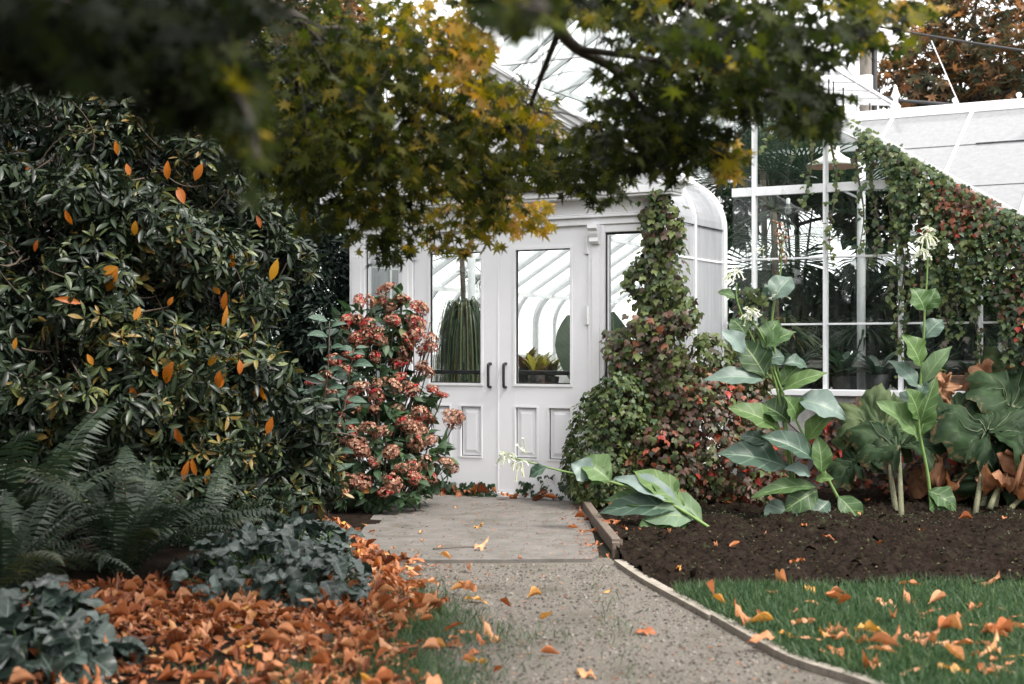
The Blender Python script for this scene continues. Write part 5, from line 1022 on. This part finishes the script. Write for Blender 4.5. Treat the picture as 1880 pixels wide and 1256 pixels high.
# unseen crown overhead and behind, with lobes added to shade bush and near boughs
k = 7500; d = rand_unit(k); P3 = np.array([-2.6, 2.0, 3.9]) + d * [3.6, 3.9, 1.6] * rng.uniform(0.45, 1, k)[:, None] ** 0.5; d = rand_unit(3500); P3 = np.concatenate([P3, np.array([-4.6, 7.2, 4.9]) + d * [2.4, 2.6, 1.0] * rng.uniform(0.4, 1, 3500)[:, None] ** 0.5]); d = rand_unit(3000); P3 = np.concatenate([P3, np.array([-4.0, 6.2, 3.7]) + d * [1.7, 1.8, 1.3] * rng.uniform(0.3, 1, 3000)[:, None] ** 0.5]); k = len(P3); px, py = proj(P3); keep = (py < -60) | (P3[:, 1] < 0.3) | (px < -200) | (px > 2100); keep &= ~((P3[:, 1] > -0.5) & (P3[:, 1] < 1.2) & (np.abs(P3[:, 0]) < 0.5) & (P3[:, 2] < 1.9)); P3 = P3[keep]; T3 = np.clip(rng.normal(0.3, 0.15, len(P3)), 0, 1)
PA = np.concatenate([P, P2, P3]); TA = np.concatenate([T_, T2, T3]); RA = maple_frames(len(PA)); SA = np.concatenate([rng.uniform(0.034, 0.066, n), rng.uniform(0.035, 0.065, len(P2)), rng.uniform(0.10, 0.17, len(P3))])
px, py = proj(PA); inf = (px > 0) & (px < 1880) & (py > 0) & (py < 1256)
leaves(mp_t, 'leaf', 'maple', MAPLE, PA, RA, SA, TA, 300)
mb = MB(); trunk = smooth_path([(-3.4, 2.4, 0), (-3.35, 2.45, 0.9), (-3.15, 2.5, 1.8), (-2.9, 2.6, 2.6), (-2.6, 2.7, 3.4), (-2.3, 2.9, 4.2)], 4); mb.tube(trunk, np.linspace(0.16, 0.07, len(trunk)), 12); mb.build('trunk', M_bark, mp_t, base(mp_t), True)
BR = [[(-2.9, 2.6, 2.6), (-2.2, 3.6, 2.75), at(470, 0, 5.0), at(560, 55, 5.2), at(640, 110, 5.4), at(720, 160, 5.5), at(800, 200, 5.6), at(870, 235, 5.8), at(960, 255, 6.0), at(1060, 275, 6.1), at(1150, 300, 6.2)],
      [at(640, 110, 5.4), at(660, 200, 5.6), at(690, 290, 5.9), at(730, 370, 6.3), at(760, 430, 6.6)], [at(720, 160, 5.5), at(790, 270, 5.8), at(850, 340, 6.2), at(930, 385, 6.6)], [at(560, 55, 5.2), at(545, 180, 5.5), at(580, 300, 5.9), at(630, 380, 6.2)],
      [(-2.6, 2.7, 3.4), (-1.2, 3.8, 3.0), at(960, -60, 4.6), at(1025, 50, 4.9), at(1060, 90, 5.0), at(1130, 130, 5.1), at(1180, 200, 5.2), at(1250, 250, 5.3), at(1320, 285, 5.3)], [at(1060, 90, 5.0), at(1200, 110, 4.9), at(1330, 140, 4.8), at(1450, 175, 4.6), at(1500, 210, 4.5)],
      [(-2.6, 2.7, 3.4), (-0.6, 3.5, 2.9), at(1200, -40, 4.5), at(1400, 40, 4.5), at(1560, 60, 4.6), at(1650, 20, 4.6)], [at(1025, 60, 5.0), at(990, 150, 5.4), at(965, 220, 5.8), at(960, 260, 6.0)], [at(960, 255, 6.0), at(1000, 330, 6.2), at(1100, 345, 6.2)],
      [(-2.9, 2.6, 2.6), (-1.9, 2.3, 2.3), at(50, -20, 2.5), at(200, 40, 2.4), at(330, 90, 2.3), at(440, 180, 2.1), at(472, 290, 2.0)], [(-2.2, 2.9, 3.6), (-0.8, 2.4, 2.3), at(900, -60, 1.8), at(950, 10, 1.7)], [at(560, 55, 5.2), at(680, 50, 5.4), at(800, 70, 5.4), at(850, 110, 5.3)]]
for k, b in enumerate(BR):
    P_ = smooth_path(b, 5); r0 = 0.035 if k in (0, 4, 6, 9) else 0.012; r0 = 0.02 if k == 9 else r0; MB().tube(P_, np.linspace(r0, 0.004, len(P_)), 6).build('branch', M_bark, mp_t, base(mp_t), True)
mb = MB(); allb = np.concatenate([smooth_path(b, 5)[4:] for b in BR])
for i in rng.choice(n, 380, replace=False):
    c = allb[np.argmin(((allb - P[i]) ** 2).sum(1))]
    if np.linalg.norm(c - P[i]) < 0.7: mb.tube(bez(c, (c + P[i]) / 2 + [0, 0, 0.04], P[i], 5), np.linspace(0.003, 0.0015, 5), 4, False)
mb.build('twigs', M_bark, mp_t, base(mp_t), True, 'stuff')

# ================================================================== FALLEN LEAVES
def in_poly(x, y, poly):
    ins = np.zeros(len(x), bool); p = np.array(poly); j = len(p) - 1
    for i in range(len(p)):
        c = ((p[i, 1] > y) != (p[j, 1] > y)) & (x < (p[j, 0] - p[i, 0]) * (y - p[i, 1]) / (p[j, 1] - p[i, 1] + 1e-9) + p[i, 0]); ins ^= c; j = i
    return ins
def lay(n, tilt=0.3):
    a = rng.random(n) * 6.28; return frames(nrm(np.column_stack([np.cos(a), np.sin(a), rng.normal(size=n) * tilt])), nrm(rng.normal(size=(n, 3)) * tilt + [0, 0, 1]))
poly = [gp(x, y)[:2] for x, y in [(600, 965), (650, 985), (685, 1020), (725, 1045), (750, 1090), (795, 1125), (735, 1165), (710, 1205), (820, 1290), (-60, 1330), (-60, 1225), (120, 1110), (340, 1095), (640, 1085)]]
xs = rng.uniform(-2.4, 0, 9000); ys = rng.uniform(4.3, 10, 9000); k = in_poly(xs, ys, poly); k &= ~((ys < 5.6) & (rng.random(9000) < 0.35)); xs, ys = xs[k][:2500], ys[k][:2500]
# looser fringe
fx, fy = [], []
for c, s, m in [((-0.5, 6.6), (.1, .5), 60), ((-0.45, 5.4), (.18, .3), 50), ((-0.75, 7.8), (.08, .3), 60), ((-1.5, 6.0), (.5, .5), 120)]:
    q = np.array(c) + rng.normal(size=(m, 2)) * s; fx.append(q[:, 0]); fy.append(q[:, 1])
xs = np.concatenate([xs] + fx); ys = np.concatenate([ys] + fy); n = len(xs)
z = 0.015 + 0.06 * np.clip((-0.95 - xs) / 1.0, 0, 1) + rng.uniform(0.0, 0.035, n)
P = np.column_stack([xs, ys, z]); R = lay(n, 0.3); S = rng.uniform(0.035, 0.105, n); tone = np.clip(rng.beta(1.25, 1.2, n) * 0.93 + (rng.random(n) < 0.05) * 0.3, 0, 1)
px, py = proj(P); sc = np.where((px > 10) & (px < 1870) & (py < 1245), S / P[:, 1], 0) * (1 + (z > np.median(z))); order = np.argsort(-sc)[:105]; msk = np.ones(n, bool); msk[order] = False
def fallen(P, R, S, tone, label, group):
    for i in range(len(P)):
        M = Matrix([[*(R[i][r] * S[i]), P[i][r]] for r in range(3)] + [[0, 0, 0, 1]])
        tw = 'dark rust-brown' if tone[i] < .3 else 'orange-brown' if tone[i] < .6 else 'pale tan' if tone[i] < .85 else 'golden tan'
        o = link('fallen_leaf', var_mesh('litter', int(rng.integers(0, 10)), LITTER), None, None, M, None, label.format(tw), 'leaf', group.format(tw) if group else None); o['tone'] = float(tone[i])
fallen(P[order], R[order], S[order], tone[order], 'curled {} fallen leaf in the thick drift below the silver plants', '{} fallen leaves in the thick drift')
o = merged('litter', LITTER, P[msk], R[msk], S[msk], tone[msk], 'leaf_litter', None, None); o['label'] = 'thick drift of orange-brown fallen leaves along the left of the path'; o['category'] = 'leaf litter'
def scatter(pts, label, group, zf, smin, smax, tone=(0.3, 1.0), tilt=0.25):
    P = np.array([[*gp(x, y)[:2], 0] for x, y in pts]); P[:, 2] = zf(P[:, 0], P[:, 1]); n = len(P); fallen(P, lay(n, tilt), rng.uniform(smin, smax, n), rng.uniform(*tone, n), label, group)
scatter([(968, 1102), (1168, 1165), (1030, 1206), (990, 1142), (1122, 1087), (880, 1200), (855, 1105), (820, 1190), (800, 1110), (765, 1050), (858, 1048), (920, 1180), (1060, 1240), (750, 1150), (870, 1165), (705, 1040), (940, 1120)], 'single {} fallen leaf lying on the bare gravel path', '{} fallen leaves on the gravel path', lambda x, y: x * 0 + 0.012, 0.07, 0.13)
scatter([(838, 937), (810, 1010), (880, 1010), (957, 1033), (770, 987), (700, 1027), (745, 1037), (870, 975), (690, 985), (780, 1000), (830, 1037), (665, 970), (1040, 960)], 'small {} fallen leaf lying on the concrete slab', '{} fallen leaves on the concrete slab', lambda x, y: x * 0 + 0.03, 0.04, 0.085)
lp = []
while len(lp) < 78:
    x, y = rng.uniform(1290, 1885), rng.uniform(1090, 1255); g = gp(x, y)
    if lawn_in(g[0:1], g[1:2])[0] and (y > 1110 or rng.random() < 0.4) and (x > 1420 or rng.random() < 0.5): lp.append((x, y))
scatter(lp, '{} fallen leaf lying on the green lawn', '{} fallen leaves on the lawn', lambda x, y: x * 0 + 0.058, 0.06, 0.14, (0.45, 1.0), 0.15)
scatter([(1570, 1185), (1130, 1165)][:1], 'large plain yellow fallen leaf standing on edge in the lawn grass', None, lambda x, y: x * 0 + 0.06, 0.13, 0.14, (0.98, 1.0), 0.5)
scatter([(1340, 1028), (1318, 1020), (1450, 1060), (1510, 1012), (1610, 1030), (1845, 978), (1390, 1000), (1690, 1010), (1250, 1065), (1580, 985), (1480, 992), (1760, 990)], 'small {} fallen leaf on the dark soil bed', '{} fallen leaves on the soil bed', lambda x, y: soil_z(x, y) + 0.02, 0.05, 0.09)
e = [(rng.uniform(1060, 1118), rng.uniform(935, 1030)) for _ in range(26)]; e = [(x, y) for x, y in e if abs(x - (1052 + (y - 930) * 0.45)) < 22]
scatter(e, '{} fallen leaf caught against the edging board beside the slab', '{} fallen leaves along the edging board', lambda x, y: x * 0 + 0.035, 0.05, 0.09, (0.2, 0.9))
scatter([(rng.uniform(1120, 1300), rng.uniform(930, 1005)) for _ in range(22)], '{} fallen leaf on the soil under the fallen tobacco plant', '{} fallen leaves under the fallen tobacco plant', lambda x, y: soil_z(x, y) + 0.02, 0.05, 0.09, (0.1, 0.8))
P = np.array([BW(u, -0.10 - 0.08 * rng.random(), 0.055) for u in np.concatenate([rng.uniform(-0.55, 0.5, 14), [0.05, 0.1, -0.25, -0.5, 0.15]])]); fallen(P, lay(len(P), 0.5), rng.uniform(0.06, 0.14, len(P)), rng.uniform(0.1, 0.8, len(P)), 'curled {} fallen leaf lying against the bottom of the doors', '{} fallen leaves at the foot of the doors')
scatter([(rng.uniform(1300, 1880), rng.uniform(930, 962)) for _ in range(24)], '{} fallen leaf below the tobacco and gunnera plants by the base wall', '{} fallen leaves below the base wall', lambda x, y: soil_z(x, y) + 0.02, 0.05, 0.1, (0.0, 0.7))
# crumbled leaf bits
n = 2600; x = np.concatenate([rng.uniform(-0.9, 1.3, 700), rng.normal(-0.55, 0.22, 900), rng.normal(0.47, 0.05, 350), rng.uniform(-0.9, 0.5, 650)]); y = np.concatenate([rng.uniform(4.6, 8, 700), rng.uniform(4.8, 8.2, 900), rng.uniform(8.0, 10.9, 350), rng.uniform(8.05, 11.0, 650)])
k = ((y > 8.02) & (x < 0.52) & (x > -0.93)) | ((y < 7.95) & (x < edge_x(np.minimum(y, 7.8)) - 0.04)); x, y = x[k], y[k]; P = np.column_stack([x, y, np.where(y > 8, 0.024, 0.005)])
o = merged('small', LITTER, P, lay(len(P), 0.15), rng.uniform(0.008, 0.03, len(P)), rng.uniform(0, 0.7, len(P)), 'leaf_crumbs', None, None); o['label'] = 'small brown leaf crumbs strewn over path and slab'; o['category'] = 'leaf litter'
# twig on the slab
mb = MB(); mb.tube(smooth_path([gp(795, 1008, .026), gp(830, 1006, .034), gp(860, 1004, .027), gp(893, 1006, .025)], 4), 0.004, 6); mb.build('twig', M_twig, smooth=True, label='thin brown twig lying on the concrete slab', cat='twig')

# ================================================================== INSIDE THE GREENHOUSE
def clump(name, label, loc, n, L, mat, tone, spread=0.9, droop=0.4, cat='plant', width=1.0, pot=None, group=None, single=0, arch=1.0):
    t = thing(name, label, cat, tuple(loc), 0, group); b = np.array(loc, float); mb = MB()
    for k in range(n):
        a = rng.random() * 6.28; el = rng.uniform(0.15, 1.0) ** spread; l = L * rng.uniform(0.6, 1.1); h = np.array([math.cos(a), math.sin(a), 0]); d0 = h * (1 - el) + np.array([0, 0, el + 0.2]); m = 7
        t_ = np.linspace(0, 1, m)[:, None]; P = b + h * 0.03 + d0 * l * t_ * 0.75 + h * l * 0.45 * t_ ** 2 - np.array([0, 0, 1.0]) * l * droop * t_ ** 2.2; sd_ = nrm(np.cross(h, [0, 0, 1.0])); w_ = (0.012 * width) * np.sin(np.clip(t_, 0.06, 0.985) * math.pi) ** 0.6
        mb.add(np.concatenate([P - sd_ * w_, P + sd_ * w_]), [[i, i + 1, m + i + 1, m + i] for i in range(m - 1)], r=np.clip(rng.normal(*tone), 0, 1))
    mb.build('foliage', mat, t, b, True, 'stuff')
    if pot: MB().lathe([(0, -pot[1]), (pot[0] * 0.75, -pot[1]), (pot[0], 0.0), (pot[0] * 0.9, 0.0), (pot[0] * 0.85, -0.03), (0, -0.03)], (0, 0, 0.02)).build('pot', M_planter, t, smooth=True)
    return t
M_pot = surf_mat('terracotta', (0.2, 0.085, 0.05), (0.3, 0.14, 0.09), 12, 0.8); M_planter = surf_mat('dark_planter', (0.02, 0.022, 0.022), (0.05, 0.05, 0.048), 12, 0.7)
M_bench = surf_mat('bench_boards', (0.14, 0.13, 0.12), (0.24, 0.23, 0.21), 10, 0.8)
def gw(px, py, d):
    """world point on the ray through a pixel at depth d inside the house"""
    t = (px - 940) / F; Y = ((O[0] * sT + O[1] * cT) + d) / (t * sT + cT) ; return at(px, py, Y)
for (u0, u1, d0, d1, bz, lab) in [(1.75, 3.9, 1.55, 2.35, .68, 'low plant bench just behind the front windows'), (0.6, 3.9, 2.5, 4.6, 1.10, 'wide high plant bench in the middle of the greenhouse'), (-3.9, -0.9, 2.6, 4.2, .68, 'plant bench left of the inner aisle')]:
    c = BW((u0 + u1) / 2, (d0 + d1) / 2, 0); t = thing('plant_bench', lab, 'bench', tuple(c), -TH); hw, hd = (u1 - u0) / 2, (d1 - d0) / 2
    MB().box((-hw, hw), (-hd, hd), (bz - 0.06, bz)).build('bench_top', M_bench, t)
    for a in (-1, 1):
        for q in (-1, 1): MB().box((a * hw * .9 - .03, a * hw * .9 + .03), (q * hd * .8 - .03, q * hd * .8 + .03), (0.02, bz - 0.06)).build('leg', M_bench, t)
# ponytail grass behind the left door
c = gw(852, 590, 1.5); t = thing('hanging_grass_plant', 'shaggy grass plant in a hanging basket behind the left door', 'plant', tuple(c)); mb = MB()
for k in range(520):
    a = rng.random() * 6.28; h = np.array([math.cos(a), math.sin(a), 0]); r_ = rng.uniform(0.1, 0.30); up = rng.uniform(0.02, 0.30); ln = rng.uniform(0.3, 0.85); P = bez(c + h * 0.05, c + h * r_ + [0, 0, up * 2], c + h * (r_ * 1.15) + [0, 0, -ln], 9); s = nrm(np.cross(h, [0, 0, 1.0])) * 0.0055
    mb.add(np.concatenate([P - s, P + s]), [[i, i + 1, 9 + i + 1, 9 + i] for i in range(8)], r=np.clip(rng.normal(0.6, 0.28), 0, 1))
mb.build('foliage', STRAP, t, c, True, 'stuff'); MB().lathe([(0, -.32), (.12, -.3), (.17, -.1), (.16, 0), (0, 0.03)], (0, 0, 0)).build('basket', M_twig, t, smooth=True); MB().tube([(0, 0, 0), (0, 0, 1.2)], 0.003, 5).build('wire', M_black, t)
def palm(label, c, n, L, tone=(0.25, 0.15), trunk=None):
    t = thing('fan_palm', label, 'palm', tuple(c if trunk is None else trunk)); b = base(t); c = np.array(c)
    for k in range(n):
        d = nrm(rand_unit(1)[0] + [0, 0, 0.25]); e = c + d * L * 0.55; mb = MB(); mb.tube([c, (c + e) / 2 + [0, 0, 0.03], e], 0.006, 5, r=0.6); x = nrm(np.cross(d, [0.1, 0.2, 0.9])); y = np.cross(x, d); tn = np.clip(rng.normal(*tone), 0, 1)
        for a in np.linspace(-1.9, 1.9, 26):
            q = nrm(d * math.cos(a) + x * math.sin(a) + y * 0.12); l = L * 0.55 * rng.uniform(0.85, 1.05); p = np.cross(q, y) * 0.011; m = e + q * l * 0.6; f = e + q * l + np.array([0, 0, -0.10 * l]); mb.add([e, m + p, f, m - p], [[0, 1, 2, 3]], r=tn)
        mb.build('frond', STRAP, t, b)
    if trunk is not None:
        tp = bez(np.array(trunk), (np.array(trunk) + c) / 2 + [0.05, 0, 0], c, 6); MB().tube(tp, 0.03, 10).build('trunk', M_twig, t, b, True)
def floor_of(c, z=0.02): return np.array([c[0], c[1], z])
c = gw(1420, 385, 2.9); palm('dark fan palm spreading under the roof behind the window left of the pendant lamp', c, 20, 1.0, (0.15, 0.12), floor_of(c))
c = gw(1400, 300, 3.6); palm('dark fan palm high under the roof behind the upper panes', c, 22, 0.95, (0.12, 0.1), floor_of(c))
c = gw(1575, 400, 3.6); palm('dark fan palm behind the pendant lamp and hanging creeper', c, 16, 0.75, (0.15, 0.12), floor_of(c))
c = gw(1690, 470, 3.6); palm('dark fan palm deep behind the thick creeper on the gable', c, 14, 0.7, (0.15, 0.12), floor_of(c))
c = gw(848, 470, 3.6); palm('dark fan palm above the hanging grass plant behind the left door', c, 14, 0.75, (0.12, 0.1), floor_of(c))
for (px, py, d, n, L, tn, lab) in [(1440, 560, 3.0, 170, .62, (.62, .22), 'pale yellow-green arching grass on the bench behind the second window column'), (1360, 540, 2.6, 120, .6, (.5, .2), 'arching green grass behind the window nearest the porch'), (1590, 590, 3.4, 200, .6, (.4, .18), 'dense dark arching grass in the middle behind the windows'), (1700, 600, 3.5, 160, .55, (.35, .15), 'dense dark grass beside the white column behind the windows'), (1790, 600, 3.2, 150, .55, (.3, .15), 'dark bluish grass behind the right window column'), (1500, 520, 4.2, 160, .6, (.3, .15), 'tall dark grass at the back of the middle bench')]:
    clump('arching_grass', lab, gw(px, py + 35, d) * [1, 1, 0] + [0, 0, 1.3], n, L * 1.1, STRAP, tn, 0.8, 0.65, width=0.9, pot=(0.13, 0.2))
for (px, py, d, n, L, tn, lab) in [(1460, 690, 1.9, 26, .46, (.18, .12), 'dark strap-leaved plant low behind the second window column'), (1550, 695, 1.9, 24, .52, (.22, .12), 'broad strap-leaved plant low behind the third window column, left pot'), (1610, 692, 2.0, 24, .5, (.3, .15), 'broad strap-leaved plant low behind the third window column, right pot'), (1720, 690, 2.0, 30, .42, (.2, .12), 'dark strap-leaved plant behind the fourth window column'), (1380, 690, 2.1, 20, .4, (.2, .1), 'strap-leaved plant low behind the window nearest the porch'), (1790, 692, 1.9, 24, .4, (.15, .1), 'strap-leaved plant beside the terracotta trough')]:
    clump('strap_plant', lab, gw(px, py, d), n, L, STRAP, tn, 0.6, 0.35, width=3.0, pot=(0.10, max(0.1, gw(px, py, d)[2] - 0.66)))
# dark hedge-like foliage at the back of the bench
t = thing('leafy_house_plant', 'dark broad-leaved plants filling the back of the middle bench', 'plant', tuple(BW(2.8, 4.9, 0))); lm = [(gw(px, 560, 5.0), (.4, .35, .35)) for px in (1400, 1480, 1560, 1640, 1720, 1800)] + [(gw(px, 640, 5.0), (.45, .35, .4)) for px in (1400, 1500, 1600, 1700, 1800)]
P, Nn = ell_surface(lm, 420, 0.2, 0.8); k = len(P); leaves(t, 'leaf', 'ovate', HYDL, P, frames(nrm(Nn + rng.normal(size=(k, 3)) * .6 + [0, 0, -.3]), nrm(Nn + [0, 0, .6])), rng.uniform(.09, .16, k), rng.uniform(0.0, 0.45, k), 0)
c = gw(1450, 300, 4.6); tree('indoor_fig', 'dark broad-leaved indoor fig filling the upper panes behind the fan palms', floor_of(c), [(gw(x, y, 4.6 + 0.3 * rng.normal()), (.34, .3, .28)) for x, y in ((1380, 300), (1430, 270), (1440, 340), (1500, 320), (1550, 350), (1340, 400), (1600, 400))], 300, 'ovate', HYDL, 0.13, (0.2, 0.15), 0.05)
# bromeliads and banana leaf behind the right door
for k, (px, py, d, n, L, m_, tn) in enumerate([(985, 690, 1.9, 26, .30, BROM, (.7, .2)), (1010, 695, 2.1, 22, .28, BROM, (.6, .25)), (962, 680, 2.0, 18, .3, BROM, (.15, .1))]):
    clump('bromeliad', ['yellow-green bromeliad rosette behind the right door, beside the big dark leaf', 'brown-tipped bromeliad rosette behind the right door, next to the yellow one', 'dark red bromeliad rosette behind the right door, by the door stile'][k], gw(px, py, d), n, L, m_, tn, 0.35, 0.1, width=3.0, pot=(.09, .14))
clump('arching_grass', 'thin pale arching grass low behind the right door glass', gw(985, 725, 1.7), 60, .36, STRAP, (.8, .15), 0.9, 0.6, width=0.8, pot=(.09, .14))
for x0, y0, x1, y1, d, w_, lab in [(1062, 720, 1046, 575, 2.0, .36, 'large dark banana leaf standing behind the right edge of the right door'), (1128, 740, 1130, 570, 2.2, .36, 'large dark banana leaf standing behind the right side window')]:
    p0, p1 = gw(x0, y0, d), gw(x1, y1, d + 0.1); t = thing('banana_plant', lab, 'plant', tuple(floor_of(p0))); L = np.linalg.norm(p1 - p0); V, Q, T, uv = leaf(1, w_ / L, 10, 6, .55, .1, .1, .06, 4, .8, seed=5); R = frames((p1 - p0)[None], np.array([[0.2, -1, .2]]))[0]
    link('leaf', mk_mesh('banana_leaf', ((R * L) @ V.T).T + p0 - base(t), Q, T, uv, np.full(len(V), 0.12), HYDL), t); MB().tube([floor_of(p0), p0], 0.03, 8).build('stem', STEMG, t, base(t), True)
for k, (px, py, d) in enumerate([(980, 700, 1.95), (860, 712, 2.4)]):
    c = gw(px, py + 30, d); t = thing('plant_stand', ['small plant table under the bromeliads', 'small plant table under the hanging grass plant'][k], 'table', tuple(floor_of(c)), -TH); h = c[2] - 0.02 - 0.1
    MB().box((-.35, .35), (-.25, .25), (h - .03, h)).build('top', M_bench, t)
    for a in (-.3, .3):
        for b_ in (-.2, .2): MB().box((a - .02, a + .02), (b_ - .02, b_ + .02), (0, h - .03)).build('leg', M_bench, t)
# terracotta trough
c = gw(1757, 706, 1.75); t = thing('plant_trough', 'long terracotta trough on the sill behind the fourth window column', 'trough', tuple(c), -TH); mb = MB(); mb.box((-.17, .17), (-.08, .08), (-.05, .05)); mb.box((-.185, .185), (-.09, .09), (.05, .075)); mb.build('trough_body', M_pot, t, bevel=.004)
# pendant lamp and bulb
M_shade = surf_mat('white_enamel', (0.78, 0.75, 0.70), (0.84, 0.82, 0.78), 10, 0.35); M_shade_in = surf_mat('pink_enamel', (0.75, 0.45, 0.33), (0.8, 0.5, 0.38), 10, 0.4)
c = gw(1530, 305, 1.6); t = thing('pendant_lamp', 'white enamel pendant lamp with a wide shallow shade behind the window', 'lamp', tuple(c))
MB().lathe([(.03, .17), (.05, .155), (.055, .11), (.10, .075), (.21, .02), (.225, 0.0), (.222, -.006)], (0, 0, 0), 28).build('shade', M_shade, t, smooth=True)
MB().lathe([(.222, -.006), (.205, .012), (.10, .066), (.05, .10), (0, .105)], (0, 0, 0), 28).build('shade_lining', M_shade_in, t, smooth=True); MB().tube([(0, 0, .16), (0, 0, .7)], .006, 6).build('cord', M_black, t)
c = gw(1447, 385, 1.9); t = thing('bare_bulb', 'bare clear light bulb hanging behind the second window column', 'bulb', tuple(c)); M_bulb = glass_mat('bulb_glass', (.9, .92, .92), .2)
MB().lathe([(0, -.045), (.022, -.035), (.03, -.01), (.026, .015), (.014, .04), (.014, .05)], (0, 0, 0), 16).build('glass', M_bulb, t, smooth=True); MB().lathe([(.016, .05), (.018, .09), (.008, .1), (0, .1)], (0, 0, 0), 12).build('socket', M_metal, t, smooth=True); MB().tube([(0, 0, .1), (0, 0, .9)], .003, 5).build('cord', M_black, t)

# ================================================================== POLE AND WIRES
M_pole = surf_mat('pole_wood', (0.12, 0.105, 0.09), (0.2, 0.18, 0.16), 6, 0.9, 0.3, 40); M_cable = surf_mat('cable', (0.012, 0.012, 0.014), (0.02, 0.02, 0.022), 5, 0.5)
Yp = 22.0; x0 = at(1589, 0, Yp)[0]; up = thing('utility_pole', 'grey wooden utility pole with a lamp arm behind the greenhouse roof', 'pole', (x0, Yp, 0))
MB().tube([(0, 0, 0), (0, 0, 4), (0, 0, 9.5)], [.115, .10, .085], 14).build('pole', M_pole, up, smooth=True); MB().tube([(.14, 0, 0), (.14, 0, 9)], .045, 10).build('conduit', M_black, up, smooth=True)
z = at(0, 155, Yp)[2]; MB().lathe([(.112, z - .13), (.112, z + .13)], (0, 0, 0), 16).build('pale_band', M_metal, up, smooth=True); MB().tube(smooth_path([(-.1, -.05, z - .05), (-.28, -.1, z + .2), (-.5, -.1, z + .38)], 5), .03, 8).build('lamp_arm', M_metal, up, smooth=True)
def cable(label, pts, r): MB().tube(smooth_path([at(*p) for p in pts], 5), r, 6).build('overhead_cable', M_cable, None, None, True, label=label, cat='cable')
cable('thin black overhead cable running right from the pole across the autumn tree', [(1592, 45, 22), (1690, 63, 21), (1780, 78, 20.2), (1900, 96, 19)], .017)
cable('thick black overhead cable just above the wing ridge', [(1592, 172, 22), (1650, 184, 21), (1740, 192, 20), (1830, 203, 19), (1950, 222, 18)], .026)
MB().tube([at(1710, 75, 21), at(1768, 208, 19.5), at(1900, 520, 17)], .007, 5).build('guy_wire', M_metal, None, None, True, label='thin pale guy wire slanting down in front of the autumn tree', cat='wire')
